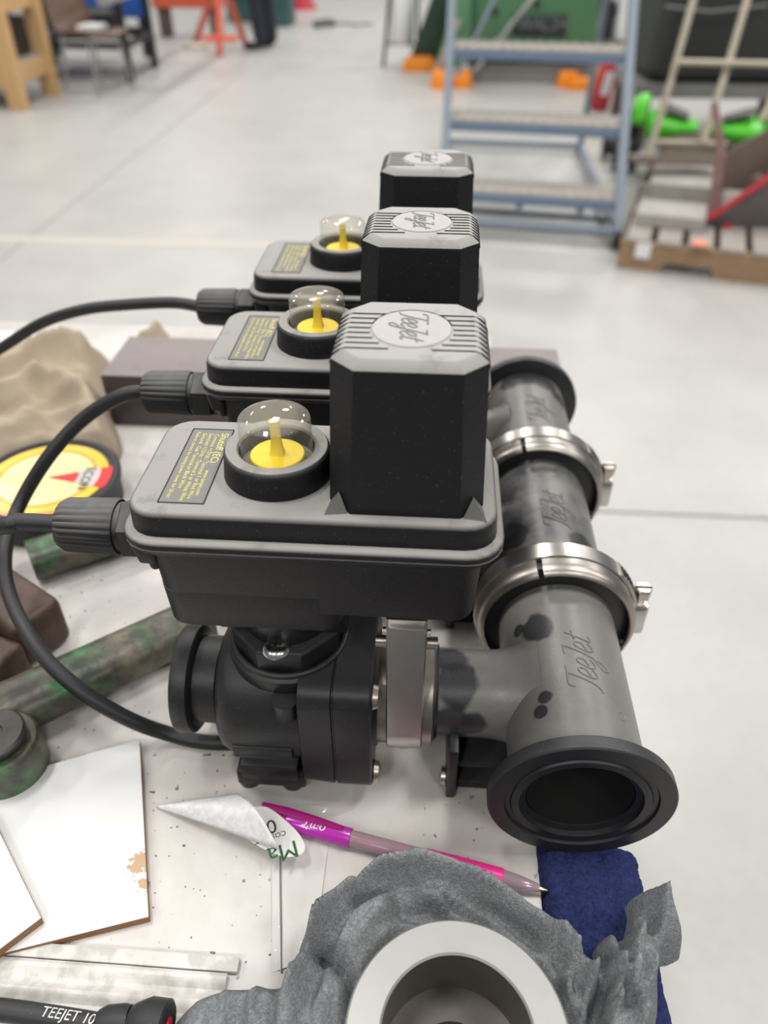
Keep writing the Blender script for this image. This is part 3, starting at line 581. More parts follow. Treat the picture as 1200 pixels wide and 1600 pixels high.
seg('nose_cone', [(.0040, .853), (.0036, .90), (.0022, .96), (.0014, .972)], 'pen_clear'); seg('tip', [(.0014, .968), (.0009, .985), (.0003, .997), (0, 1.0)], 'brass')
sd = dx.cross(Vector((0, 0, 1))).normalized()
b = B(); c0 = pa + Vector((0, 0, .0045)) - sd * .0030
b.tube([c0 + dx * PL * k / 10 + sd * (.0022 * math.sin(k * .35)) + Vector((0, 0, .0008 * math.sin(k * .5))) for k in range(0, 4)], [.0012, .0022, .0020, .0012], 8); b.build('clip', 'magenta', pen, (pa.x, pa.y, TZ))
b = B(); c1 = pa + dx * PL * .245
def on_pen(u, v, w):
    a = .35 + v / .0047; rad = .0048; nrm = Vector((0, 0, 1)) * math.cos(a) + sd * math.sin(a); return c1 - dx * u + nrm * rad
b.text('omic', .0062, lambda u, v, w: on_pen(u, v - .002, w), shear=.2); b.build('pen_lettering', 'white_ink', pen, (pa.x, pa.y, TZ), smooth=False, fixn=False)

# peeled sticker: flat printed end and a curled-back flap
so = at(380, 1310, TZ); stk = thing('peeled_sticker', so, 'white peeled sticker with green and black lettering, curled over by the pen', 'sticker')
c = at(432, 1300, TZ); ring = []
ux = (at(470, 1330, TZ) - at(398, 1262, TZ)).normalized(); uy = Vector((-ux.y, ux.x, 0))
e1 = [at(*q, TZ + .0105) for q in ((392, 1262), (418, 1262), (446, 1282), (466, 1302), (476, 1320), (474, 1332), (462, 1338), (440, 1338), (404, 1322), (380, 1300))]
b = B(); sp = spline(e1 + [e1[0]], 5)[:-1]; b.loft([sp, [q + Vector((0, 0, .00025)) for q in sp]]); b.build('printed_face', 'paper_text', stk, so, smooth=False)
td = Vector((-1, -.42, 0)).normalized(); tu = Vector((.42, -1, 0)).normalized()
def stext(txt, sz, px, py, m, sh=0):
    b = B(); q = at(px, py, TZ + .01095); b.text(txt, sz, lambda u, v, w: q + td * u + tu * v, shear=sh); b.build('print', m, stk, so, smooth=False, fixn=False)
stext('Ma', .0125, 463, 1312, 'green_ink', .0); stext('COSTERT', .0036, 446, 1297, 'black_ink'); stext('021', .0105, 430, 1279, 'black_ink')
# flap: a sheet rolled as a shallow cone, from the crease at right to the point at left
b = B(); ea, eb = at(388, 1262, TZ), at(440, 1352, TZ); tipf = at(240, 1262, TZ); rows = []
for i in range(25):
    t_ = i / 24; row = []
    for j in range(15):
        s_ = j / 14; base = tipf.lerp(ea.lerp(eb, s_), .03 + .97 * t_)
        hump = .0150 * t_ ** .8 * math.sin(math.pi * (.08 + .80 * s_)) + .0015 + .0075 * t_
        row.append(base + Vector((-.004 * t_ * (1 - s_), 0, hump)))
    rows.append(row)
b.loft(rows, False, False, False); fo = b.build('curled_flap', 'paper', stk, so); md = fo.modifiers.new('thick', 'SOLIDIFY'); md.thickness = .0003
# clear film scrap behind the pen
b = B(); p = [at(400, 1235, TZ), at(590, 1180, TZ), at(560, 1268, TZ), at(452, 1300, TZ)]
rows = [[p[0].lerp(p[3], i / 14).lerp(p[1].lerp(p[2], i / 14), j / 14) + Vector((0, 0, .002 + .004 * max(0, mnoise.noise(Vector((i * .25, j * .3, 7)))))) for j in range(15)] for i in range(15)]
b.loft(rows, False, False, False); tag(b.build('film_scrap', 'film', at=p[0].lerp(p[2], .5)), 'crumpled scrap of clear plastic film under the nearest valve', 'plastic film')

# ------------------------------------------------------------------ green steel arms and the rusty fork at left
def arm(name, a, c, r0, r1, label, eye=False):
    a, c = Vector(a), Vector(c); o = Vector((c.x, c.y, TZ)); t = thing(name, o, label, 'steel arm', 'green steel arms at the left')
    d = (c - a).normalized(); sd = Vector((-d.y, d.x, 0)).normalized(); rows = []
    for k in range(13):
        f = k / 12; p = a.lerp(c, f); w = r0 + (r1 - r0) * f
        rows.append([p + sd * (w * 1.05 * math.copysign(abs(math.cos(q)) ** .75, math.cos(q))) + Vector((0, 0, w * .8 * math.copysign(abs(math.sin(q)) ** .75, math.sin(q)))) for q in [2 * math.pi * i / 24 for i in range(24)]])
    b = B(); b.loft(rows); b.build('shank', 'greenpaint', t, o, angle=60)
    if eye:
        e = at(6, 1180, a.z); b = B(); b.lathe([(.0190, -.012), (.0205, -.010), (.0205, .010), (.0190, .012), (.0085, .012), (.0085, -.012), (.0190, -.012)], e, n=40); ey = b.build('eye', 'greenpaint', t, o)
        b = B(); b.lathe([(.0078, -.014), (.0078, .0135), (.0150, .0140), (.0155, .0150), (.0155, .0185), (.0145, .0195), (.0050, .0200), (.0045, .0190), (0, .0190)], e, n=40); b.build('pivot_pin', 'darksteel', ey, o)
    return t
arm('green_steel_arm', at(0, 1128, TZ + .015) + Vector((-.05, -.035, 0)), at(290, 985, TZ + .015) + Vector((.01, .012, 0)), .0165, .0150, 'worn green steel arm with a pivot pin, running under the nearest valve', True)
arm('green_steel_arm', at(48, 876, TZ + .014), at(240, 815, TZ + .014), .0145, .0135, 'worn green steel bar lying behind the black cable gland')
# rusty fork with two prongs
o = at(0, 970, TZ); t = thing('rusty_fork', o, 'dark brown rusty steel fork with two stubby prongs at the left edge', 'steel fork')
b = B(); z = TZ + .019
b.bar(at(-130, 850, z), at(70, 992, z), .034, .036); b.build('upper_prong', 'rust', t, o, bevel=.006, seg=3)
b = B(); b.bar(at(-150, 985, TZ + .015), at(22, 1052, TZ + .015), .026, .028); b.build('lower_prong', 'rust', t, o, bevel=.004, seg=3)
b = B(); b.bar(at(-150, 840, TZ + .018), at(-150, 1040, TZ + .018), .05, .034); b.build('fork_root', 'rust', t, o, bevel=.006, seg=3)

# ------------------------------------------------------------------ round tin with a bright label
pc = at(72, 745, TZ + .027); o = Vector((pc.x, pc.y, TZ)); t = thing('round_tin', o, 'round black tin with a yellow, orange and red label beside the beige rag', 'tin'); RR = .0540
b = B(); b.lathe([(.0505, TZ + .0002), (.0520, TZ + .002), (.0520, TZ + .019), (.0540, TZ + .020), (.0545, TZ + .0255), (.0530, TZ + .0270), (.0495, TZ + .0268), (.0490, TZ + .0258), (0, TZ + .0258)], (o.x, o.y, 0), n=64); tn = b.build('tin_body', 'blackpaint', t, o)
zl = TZ + .0262
b = B(); b.lathe([(.0455, zl - .001), (.0455, zl), (0, zl)], (o.x, o.y, 0), n=56); lb = b.build('label_disc', 'lab_yellow', t, o)
b = B(); b.lathe([(.0485, zl - .0001), (.0485, zl + .0003), (.0440, zl + .0003), (.0440, zl - .0001), (.0485, zl - .0001)], (o.x, o.y, 0), 'z', 24, R(190), R(330)); b.build('label_band', 'lab_orange', lb, o)
b = B(); b.lathe([(.0370, zl - .0001), (.0370, zl + .0002), (.0350, zl + .0002), (.0350, zl - .0001), (.0370, zl - .0001)], (o.x, o.y, 0), n=48); b.build('label_ring', 'lab_orange', lb, o)
b = B(); b.lathe([(.0345, zl - .0001), (.0345, zl + .0002), (0, zl + .0002)], (o.x, o.y, 0), n=48); b.build('label_centre', 'lab_cream', lb, o)
def wedge(a0, a1, r0, r1, z, m, nm):
    b = B(); b.lathe([(r1, zl), (r1, z), (r0, z), (r0, zl), (r1, zl)], (o.x, o.y, 0), 'z', 16, R(a0), R(a1)); b.build(nm, m, lb, o)
wedge(-12, 22, .002, .0484, zl + .0004, 'lab_red', 'label_wedge'); wedge(-14, 24, .024, .0400, zl + .0006, 'lab_grey', 'label_panel')
b = B(); a_ = R(5); rd = Vector((math.cos(a_), math.sin(a_), 0)); tgd = Vector((math.sin(a_), -math.cos(a_), 0))
b.text('ECON', .0105, lambda u, v, w: Vector((o.x, o.y, zl + .0009)) + rd * (.0275 + v) + tgd * (u - .0125)); b.build('label_text', 'dark', lb, o, smooth=False, fixn=False)

# ------------------------------------------------------------------ steel beam across the far end
p0, p1 = at(160, 582, TZ + .05), at(870, 547, TZ + .05)
b = B(); x0, x1 = p0.x, p1.x; yf, yk = .575, .652
rows = [(TZ + .0003, 0), (TZ + .05, 0)]
b.box((x0, yf, TZ + .0003), (x1, yk, TZ + .050)); b.box((x1 - .0005, yf + .006, TZ + .006), (x1 + .0002, yk - .006, TZ + .044), 1)
ob = b.build('steel_beam', ['mill', 'dark'], at=((x0 + x1) / 2, (yf + yk) / 2, TZ), bevel=.003); tag(ob, 'long brown steel beam lying across the bench behind the valves', 'steel beam')

# ------------------------------------------------------------------ cloths: height fields cut to an outline, with folds along crest lines
def inside(p, poly):
    c = False; n = len(poly)
    for i in range(n):
        a, b_ = poly[i], poly[i - 1]
        if (a[1] > p[1]) != (b_[1] > p[1]) and p[0] < (b_[0] - a[0]) * (p[1] - a[1]) / (b_[1] - a[1]) + a[0]: c = not c
    return c
def near(p, a, b_):
    ax, ay = a[0], a[1]; dx_, dy_ = b_[0] - ax, b_[1] - ay; L2 = dx_ * dx_ + dy_ * dy_ or 1e-12
    t_ = max(0, min(1, ((p[0] - ax) * dx_ + (p[1] - ay) * dy_) / L2)); qx, qy = ax + dx_ * t_, ay + dy_ * t_
    return math.hypot(p[0] - qx, p[1] - qy), (qx, qy), t_
def cloth(name, m, outline, crests, z0, step, thick, edge, label, cat, seed=0, wob=.002, wsc=60, stripes=(), kind=None):
    """crests: (polyline of (x,y), height, width); z0 may be a function of (x,y)"""
    poly = [(q.x, q.y) for q in spline([Vector((p[0], p[1], 0)) for p in outline] + [Vector((outline[0][0], outline[0][1], 0))], 5)[:-1]]
    cr = [([(q.x, q.y) for q in spline([Vector((p[0], p[1], 0)) for p in pl], 5)], h, wd) for (pl, h, wd) in crests]
    st = [([(q.x, q.y) for q in spline([Vector((p[0], p[1], 0)) for p in pl], 4)], per, amp, rng) for (pl, per, amp, rng) in stripes]
    xa, xb = min(p[0] for p in poly), max(p[0] for p in poly); ya, yb_ = min(p[1] for p in poly), max(p[1] for p in poly)
    nx, ny = int((xb - xa) / step) + 3, int((yb_ - ya) / step) + 3; idx = {}; vs = []; fs = []
    ins = {}; pos = {}
    for i in range(nx):
        for j in range(ny):
            p = (xa - step + i * step, ya - step + j * step); ins[i, j] = inside(p, poly); pos[i, j] = p
    def vert(i, j):
        if (i, j) in idx: return idx[i, j]
        p = pos[i, j]; best = (9, p)
        for k in range(len(poly)):
            d, q, _ = near(p, poly[k - 1], poly[k])
            if d < best[0]: best = (d, q)
        d = best[0]
        if not ins[i, j]: p = best[1]; d = 0
        e = min(1, d / edge); h = thick * math.sqrt(max(0, 1 - (1 - e) ** 2))
        bump = 0
        for (pl, hh, wd) in cr:
            dm = min(near(p, pl[k], pl[k + 1])[0] for k in range(len(pl) - 1))
            hgt = abs(hh) * math.exp(-(dm / wd) ** 1.5)
            if hh > 0: bump = max(bump, hgt) + .25 * min(bump, hgt)
            else: bump -= hgt
        v3 = Vector((p[0] * wsc, p[1] * wsc, seed))
        wv = wob * (mnoise.noise(v3) + .5 * mnoise.noise(v3 * 2.3) + .25 * mnoise.noise(v3 * 5))
        rd_ = wob * 1.1 * (1 - abs(mnoise.noise(v3 * .8 + Vector((4, 2, 1))))) ** 6
        for (pl, per, amp, rng) in st:
            dd = [near(p, pl[k], pl[k + 1]) for k in range(len(pl) - 1)]; kk = min(range(len(dd)), key=lambda k_: dd[k_][0]); dm = dd[kk][0]
            cr_ = (pl[kk + 1][0] - pl[kk][0]) * (p[1] - pl[kk][1]) - (pl[kk + 1][1] - pl[kk][1]) * (p[0] - pl[kk][0]); sdm = math.copysign(dm, cr_)
            ph = sdm / per * 6.283 + 2.2 * mnoise.noise(v3 * .45) + 1.2 * mnoise.noise(v3 * 1.1)
            wv += amp * (1 - abs(math.sin(ph / 2))) ** 1.6 * math.exp(-(dm / rng) ** 2) * (.55 + .9 * abs(mnoise.noise(v3 * .7 + Vector((9, 9, 9)))))
        zz = (z0(*p) if callable(z0) else z0)
        vs.append((p[0], p[1], max(zz + .0002, zz + h + e * (bump + wv + rd_)))); idx[i, j] = len(vs) - 1; return idx[i, j]
    for i in range(nx - 1):
        for j in range(ny - 1):
            q = ((i, j), (i + 1, j), (i + 1, j + 1), (i, j + 1))
            if any(ins[c_] for c_ in q): fs.append(tuple(vert(*c_) for c_ in q))
    b = B(); b.add(vs, fs); o = Vector((sum(p[0] for p in poly) / len(poly), sum(p[1] for p in poly) / len(poly), min(v[2] for v in vs)))
    ob = b.build(name, m, at=o, angle=180); sm = ob.modifiers.new('smooth', 'SMOOTH'); sm.factor = .5; sm.iterations = 1
    tag(ob, label, cat, kind=kind); return ob
def P2(pts, z): return [(at(x, y, z).x, at(x, y, z).y) for x, y in pts]
# beige rag beside the beam
zr = TZ + .03
cloth('beige_rag', 'beige', P2([(-120, 720), (-20, 735), (40, 700), (70, 690), (120, 690), (165, 682), (180, 655), (165, 610), (152, 570), (165, 525), (205, 520), (255, 508), (262, 492), (235, 488), (205, 510), (150, 528), (105, 520), (60, 535), (-20, 545), (-150, 560)], zr),
      [(P2([(-60, 560), (40, 550), (130, 545), (160, 535)], zr), .030, .020), (P2([(-80, 640), (20, 610), (90, 590), (150, 640)], zr), .026, .016), (P2([(-60, 700), (30, 660), (100, 640), (160, 668)], zr), .020, .014), (P2([(240, 495), (215, 512)], zr), .02, .012),
       (P2([(-60, 580), (60, 580), (150, 585)], zr), -.012, .008), (P2([(-60, 625), (40, 635), (120, 650)], zr), -.010, .007), (P2([(-20, 690), (40, 690), (95, 672)], zr), -.012, .006)], TZ, .0030, .012, .014, 'crumpled beige cotton rag heaped at the left end of the steel beam', 'rag', 3, .005, 30, stripes=[(P2([(-120, 640), (0, 610), (90, 590), (170, 600)], zr), .028, .014, .12)])
# white sheet at the far edge of the bench
b = B(); q0, q1, q2, q3 = at(-150, 512, TZ + .012), at(105, 520, TZ + .012), at(95, 531, TZ + .012), at(-150, 545, TZ + .012)
b.loft([[p - Vector((0, 0, .0115)) for p in (q0, q1, q2, q3)], [q0, q1, q2, q3]]); tag(b.build('white_packet', 'white', at=q0.lerp(q2, .5) - Vector((0, 0, .0115)), bevel=.002), 'bright white flat packet behind the beige rag', 'packet')

# navy towel over the bench edge
xe = at(840, 1330, TZ).x; XE = .104
prof = [(xe + .0015, TZ - .006), (xe + .006, TZ + .002), (xe + .015, TZ + .003), (xe + .028, TZ + .002), (XE - .006, TZ + .002), (XE + .003, TZ - .001), (XE + .007, TZ - .010), (XE + .009, TZ - .030), (XE + .010, TZ - .080), (XE + .011, TZ - .160), (XE + .011, TZ - .240)]
pr2 = spline([(x, 0, z) for x, z in prof], 7)
b = B(); rows = []
for i in range(150):
    y = -.06 + (.262) * i / 149; rows.append([Vector((p.x + (.004 * mnoise.noise(Vector((y * 22, 1, p.z * 9))) + .0012 * mnoise.noise(Vector((y * 300, p.z * 300, 2)))) * (0 if k == 0 else 1), y, p.z + .0022 * mnoise.noise(Vector((p.x * 70, y * 70, 5))) + .0016 * mnoise.noise(Vector((p.x * 420, y * 420, 9))))) for k, p in enumerate(pr2)])
b.loft(rows, False, False, False); tw = b.build('navy_towel', 'bluecloth', at=(.09, .08, TZ - .24), angle=180); md = tw.modifiers.new('thick', 'SOLIDIFY'); md.thickness = .0025; md.offset = 1
tag(tw, 'navy blue terry towel draped over the bench edge below the open flange', 'towel')

# grey jersey cloth around the steel ring
zc = TZ + .014
gout = P2([(200, 1760), (245, 1640), (262, 1590), (300, 1550), (350, 1532), (405, 1530), (440, 1524), (458, 1490), (470, 1452), (505, 1415), (545, 1378), (590, 1354), (640, 1345), (690, 1350), (735, 1368), (780, 1395), (812, 1412), (845, 1440), (880, 1468), (906, 1488), (918, 1512),
           (930, 1500), (930, 1478), (945, 1458), (975, 1460), (985, 1425), (982, 1402), (1010, 1398), (1040, 1412), (1058, 1440), (1070, 1480), (1052, 1494), (1030, 1505), (1034, 1560), (1030, 1600), (1020, 1680), (1000, 1760)], zc)
gcr = [(P2([(440, 1640), (452, 1560), (480, 1485), (530, 1420), (590, 1378), (645, 1366), (705, 1378), (765, 1412), (830, 1462), (885, 1512), (915, 1548)], zc), .026, .011),
       (P2([(520, 1660), (535, 1560), (560, 1490), (600, 1440), (650, 1425), (690, 1430)], zc), .024, .010),
       (P2([(690, 1405), (760, 1450), (820, 1505), (880, 1556)], zc), .022, .006),
       (P2([(300, 1640), (330, 1575), (390, 1552), (440, 1560)], zc), .012, .012),
       (P2([(560, 1425), (600, 1402), (640, 1398)], zc), -.012, .0035), (P2([(630, 1428), (680, 1432), (735, 1462)], zc), -.026, .006),
       (P2([(478, 1498), (515, 1512), (545, 1550), (560, 1600)], zc), -.014, .0030), (P2([(700, 1418), (770, 1462), (830, 1515), (885, 1560)], zc), -.013, .0028), (P2([(560, 1398), (620, 1384), (690, 1396), (760, 1436), (830, 1490)], zc), -.008, .0026), (P2([(440, 1530), (436, 1580), (425, 1640)], zc), -.014, .004),
       (P2([(945, 1475), (955, 1530), (950, 1600)], zc), .018, .005), (P2([(985, 1440), (980, 1510), (975, 1570)], zc), .024, .0055), (P2([(1000, 1410), (1035, 1440), (1055, 1478), (1020, 1520)], zc), .026, .010), (P2([(1010, 1540), (1000, 1600), (960, 1640)], zc), .022, .010),
       (P2([(966, 1465), (968, 1530)], zc), -.012, .0022), (P2([(1000, 1450), (1012, 1470)], zc), -.012, .002), (P2([(950, 1560), (985, 1585), (1005, 1580)], zc), -.010, .003), (P2([(905, 1530), (930, 1560), (925, 1610)], zc), -.014, .004)]
cloth('grey_jersey_cloth', 'greycloth', gout, gcr, lambda x, y: TZ + (.0045 if x > xe else 0) , .0013, .009, .008, 'crumpled heather grey jersey cloth wrapped around the steel ring', 'cloth', 11, .0016, 60, stripes=[(P2([(440, 1640), (452, 1560), (480, 1485), (530, 1420), (590, 1378), (645, 1366), (705, 1378), (765, 1412), (830, 1462), (885, 1512), (915, 1548)], zc), .0125, .0120, .03), (P2([(990, 1400), (985, 1480), (960, 1560), (940, 1650)], zc), .0100, .0125, .025)])

# machined steel ring standing on the cloth
rz = TZ + .052; rc = at(715, 1620, rz); ro, ri = .0402, .0272
o = Vector((rc.x, rc.y, TZ + .002)); t = thing('steel_ring', o, 'thick machined steel ring with a bored hole, at the bottom edge', 'steel ring')
b = B(); b.lathe([(ro - .001, TZ + .002), (ro, TZ + .004), (ro, rz - .0008), (ro - .0008, rz), (ri + .0008, rz), (ri, rz - .0008)], (rc.x, rc.y, 0), n=96); b.f = [f for f in b.f if len(f) < 10]; b.mi = [0] * len(b.f); b.build('ring_face', 'machined', t, o)
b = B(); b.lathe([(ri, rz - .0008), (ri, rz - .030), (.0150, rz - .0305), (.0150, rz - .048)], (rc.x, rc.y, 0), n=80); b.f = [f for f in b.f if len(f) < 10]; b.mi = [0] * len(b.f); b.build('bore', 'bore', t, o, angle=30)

# black lead with a plug, lower left corner
z = TZ + .010; o = at(120, 1595, TZ); t = thing('plug_lead', o, 'black round cable with white printing and a moulded plug, bottom left corner', 'cable')
pts = [at(-200, 1560, z), at(-60, 1572, z), at(20, 1580, z), at(100, 1592, z), at(170, 1604, z)]
b = B(); b.tube(spline(pts, 8), .0043, 18); b.build('lead', 'rubber', t, o)
b = B(); a1 = at(155, 1600, z); a2 = at(205, 1596, z + .002); a3 = at(262, 1604, z + .003); b.tube([a1, a1.lerp(a2, .25), a1.lerp(a2, .8), a2], [.0052, .0066, .0066, .0058], 20); b.build('strain_relief', 'rubber', t, o)
b = B(); b.tube([a2, a2.lerp(a3, .12), a2.lerp(a3, .45), a2.lerp(a3, .95), a3], [.0060, .0072, .0096, .0096, .0085], 20); b.build('plug_shell', 'rubber', t, o)
b = B(); b.tube([a3, a3 + Vector((.0008, 0, 0))], .0035, 18); b.build('red_seal', 'red', t, o)
b = B(); d_ = (pts[3] - pts[2]).normalized(); s_ = Vector((-d_.y, d_.x, 0))
for (txt, px, py) in (('TEEJET', 68, 1587), ('105', 132, 1597)):
    q = min(spline(pts, 40), key=lambda k_: (k_ - at(px, py, z)).length); b.text(txt, .0054, lambda u, v, w: q + d_ * u + s_ * (.0048 * math.sin((v - .0016) / .0046)) + Vector((0, 0, .0048 * math.cos((v - .0016) / .0046))), shear=.15)
b.build('lead_print', 'white_ink', t, o, smooth=False, fixn=False)

# ================================================================== the workshop floor behind
def boxpart(name, m, parent, o, lo, hi, bevel=.004):
    b = B(); b.box(lo, hi); return b.build(name, m, parent, o, bevel=bevel, seg=1)
def barpart(name, m, parent, o, a, c, w, h=None, bevel=.003, up=(0, 0, 1)):
    b = B(); b.bar(a, c, w, h, up); return b.build(name, m, parent, o, bevel=bevel, seg=1)
def tubepart(name, m, parent, o, pts, r, n=12):
    b = B(); b.tube(pts, r, n); return b.build(name, m, parent, o)

# ---- rolling platform ladder
FR, FL_ = at(962, 392, 0), at(690, 372, 0); RR_, RL_ = at(905, 240, 0), at(697, 232, 0)
o = (FR + FL_) / 2; lad = thing('rolling_ladder', o, 'blue steel rolling ladder with beige grated steps', 'ladder')
SL = Vector((0, .6, 1)); top = 2.05
for nm, base in (('stile', FR), ('stile', FL_)): barpart(nm, 'ladder_grey', lad, o, base + SL * .06, base + SL * top, .040, .055)
for base in (RR_, RL_): tubepart('rear_post', 'ladder_grey', lad, o, [base + Vector((0, 0, .03)), Vector((base.x, FR.y + SL.y * top + .3, top))], .021)
for k in range(7):
    z = .205 + .28 * k; a = FL_ + SL * z; c = FR + SL * z; ax = (c - a).normalized(); dp = Vector((-ax.y, ax.x, 0)) * .20
    b = B(); q = [a - dp * .1, c - dp * .1, c + dp, a + dp]; b.loft([[p + Vector((0, 0, -.012)) for p in q], [p + Vector((0, 0, .004)) for p in q]]); stp = b.build('step', 'tread', lad, o, bevel=.003, seg=1)
    b = B()
    for i in range(15):
        t0 = a.lerp(c, (i + .5) / 15); b.bar(t0 - dp * .08 + Vector((0, 0, .005)), t0 + dp * .96 + Vector((0, 0, .005)), .016, .010)
    b.build('grating', 'tread', stp, o, smooth=False)
    barpart('step_edge', 'ladder', stp, o, a - dp * .11 + Vector((0, 0, -.030)), c - dp * .11 + Vector((0, 0, -.030)), .012, .040)
    if k == 0:
        for f in (.45, .8): barpart('gusset', 'ladder', stp, o, a.lerp(c, f) + Vector((0, 0, -.045)), a.lerp(c, f) + Vector((0, .03, -.085)), .03, .01)
for p_, q_ in ((FR, RR_), (FL_, RL_)): barpart('base_rail', 'ladder_grey', lad, o, p_ + Vector((0, .03, .08)), q_ + Vector((0, 0, .05)), .035)
barpart('rear_bar', 'ladder_grey', lad, o, RL_ + Vector((0, 0, .045)), RR_ + Vector((0, 0, .045)), .035)
barpart('front_bar', 'ladder_grey', lad, o, FL_ + SL * .075 , FR + SL * .075, .03)
barpart('lower_bar', 'ladder', lad, o, FL_ + Vector((0, .30, .055)), FR + Vector((0, .30, .055)), .025)
tubepart('brace', 'ladder_grey', lad, o, [RL_ + Vector((.05, .1, .42)), RL_ + Vector((.62, .5, 1.5))], .014)
tubepart('brace', 'ladder_grey', lad, o, [RR_ + Vector((0, 0, .55)), FR + SL * 1.5], .014)
for p_ in (FR, FL_, RR_, RL_):
    b = B(); c = p_ + Vector((0, .02, .045)); b.lathe([(.045, -.012), (.045, .012), (.015, .014), (.015, -.014), (.045, -.012)], c, 'x', 24); b.build('caster', 'tyre', lad, o)

# ---- green machine on orange feet
MY = 8.2; o = at(820, 120, 0); mc = thing('green_machine', o, 'large green workshop machine on orange feet behind the ladder', 'machine')
def mp(px, py, Y=MY): return aty(px, py, Y)
cl = [mp(728, 96), mp(930, 96), mp(948, -120), mp(700, -120)]
b = B(); b.loft([[p for p in cl], [p + Vector((0, .9, 0)) for p in cl]]); b.build('casting', 'machine', mc, o, bevel=.02)
b = B(); a = [mp(636, 104, 9.0), mp(680, 104, 9.0), mp(738, -60, 9.0), mp(695, -60, 9.0)]; b.loft([a, [p + Vector((0, .25, 0)) for p in a]]); b.build('splayed_leg', 'machine_dark', mc, o, bevel=.01)
b = B(); a = [mp(675, 120, 8.05), mp(735, 100, 8.05), mp(738, -30, 8.05), mp(722, -30, 8.05)]; b.loft([a, [p + Vector((0, .2, 0)) for p in a]]); b.build('front_leg', 'machine', mc, o, bevel=.01)
b = B(); a = [mp(675, 118, 8.02), mp(687, 118, 8.02), mp(722, 30, 8.02), mp(712, 30, 8.02)]; b.loft([a, [p + Vector((0, .2, 0)) for p in a]]); b.build('leg_edge', 'greywood', mc, o, bevel=.005)
for (px, py, w_, h_) in ((655, 112, .17, .12), (690, 140, .10, .14), (722, 138, .09, .13), (790, 112, .26, .07), (888, 138, .10, .12), (917, 142, .16, .09)):
    q = at(px, py, 0); b = B(); b.rrect([(0, q.x - w_, q.x + w_, q.y, q.y + .18, .03), (h_ * .6, q.x - w_ * .95, q.x + w_ * .95, q.y, q.y + .18, .03), (h_, q.x - w_ * .75, q.x + w_ * .75, q.y + .02, q.y + .16, .03)]); b.build('foot', 'orange', mc, o)
q0, q1 = mp(800, 56, MY - .02), mp(888, 24, MY - .02)
b = B(); b.box((q0.x, MY - .03, q0.z), (q1.x, MY + .01, q1.z)); npx = b.build('nameplate', 'plate', mc, o, bevel=.004)
b = B(); b.text('WALSH', .16, lambda u, v, w: Vector((q0.x + .04 + u * .82, MY - .032, q0.z + .045 + v))); b.build('nameplate_text', 'plate_ink', npx, o, smooth=False, fixn=False)
for (px, py) in ((773, 18), (839, 6)):
    q = mp(px, py, MY); b = B(); b.lathe([(.034, -.012), (.034, .02)], q, 'y', 16); b.build('bolt_head', 'machine_dark', mc, o)
q = at(800, 122, 0); boxpart('bed', 'bin_grey', mc, o, (mp(735, 110).x, MY + .05, .0), (mp(930, 110).x, MY + .85, .16), .01)
b = B(); b.tube([mp(740, 112, 7.9), mp(838, -10, 7.9)], .018, 10); b.build('lever', 'silver', mc, o)

# ---- thin dark stand with a white canister
o = at(615, 100, 0); t = thing('tripod_stand', o, 'thin dark metal stand left of the green machine', 'stand')
A0, A1, A2 = at(599, 105, 0), at(652, 92, 0), at(640, 75, 0)
tubepart('leg', 'blackpaint', t, o, [A0, aty(614, -60, A0.y)], .018); tubepart('leg', 'blackpaint', t, o, [A1 + Vector((-.0, .3, 0)), aty(652, -60, A1.y + .3)], .018); tubepart('leg', 'blackpaint', t, o, [A2, aty(645, -60, A2.y)], .016)
tubepart('crossbar', 'greywood', t, o, [aty(606, 68, A0.y), aty(652, 68, A1.y)], .016)
q = aty(628, 66, A0.y + .12); b = B(); b.lathe([(.12, 0), (.125, .01), (.125, .55), (.09, .60), (.04, .62)], (q.x, q.y, q.z), n=28); tag(b.build('white_canister', 'white', at=q), 'white plastic canister standing on the thin dark stand', 'canister')

# ---- red extinguisher, plank and clutter seen through the ladder
q = at(935, 172, 0); o = q; t = thing('fire_extinguisher', o, 'red fire extinguisher with a white label leaning behind the ladder', 'fire extinguisher')
ln = Vector((.14, .0, 1)).normalized(); sx = q + Vector((0, 0, .012))
b = B(); b.tube([sx, sx + ln * .01, sx + ln * .30, sx + ln * .34, sx + ln * .38], [.068, .072, .072, .055, .025], 20); cyb = b.build('cylinder', 'red', t, o)
b = B(); b.tube([sx + ln * .38, sx + ln * .44], [.03, .036], 12); b.build('valve_head', 'orangered', t, o)
b = B(); c = sx + ln * .19 + Vector((0, -.066, 0)); b.rrect([(0, -.036, .030, -.085, .085, .02), (.008, -.036, .030, -.085, .085, .02)]); b.v = [c + Vector((p.x + p.y * .14, -p.z, p.y)) for p in b.v]; b.build('paper_label', 'white', cyb, o)
b = B(); b.tube([sx + Vector((-.09, -.02, .0)), sx + ln * .40 + Vector((-.06, -.02, 0))], .022, 10); b.build('hose', 'orangered', t, o)
q = at(962, 172, 0); b = B(); b.bar(q, q + Vector((.06, .06, .47)), .10, .03, up=(0, 1, 0)); tag(b.build('wood_plank', 'pine', at=q, bevel=.004), 'short pale plank standing beside the fire extinguisher', 'plank')
q = at(960, 60, 0); o = q; t = thing('parts_cart', o, 'dark cart loaded with grey parts behind the ladder top', 'cart')
q = aty(960, 62, 9.4); boxpart('tray', 'greysteel', t, o, (q.x - .36, 9.3, q.z - .05), (q.x + .30, 9.9, q.z), .01)
for dx_ in (-.33, .27):
    for dy_ in (9.33, 9.87): tubepart('leg', 'blackpaint', t, o, [(q.x + dx_, dy_, 0), (q.x + dx_, dy_, q.z)], .02)
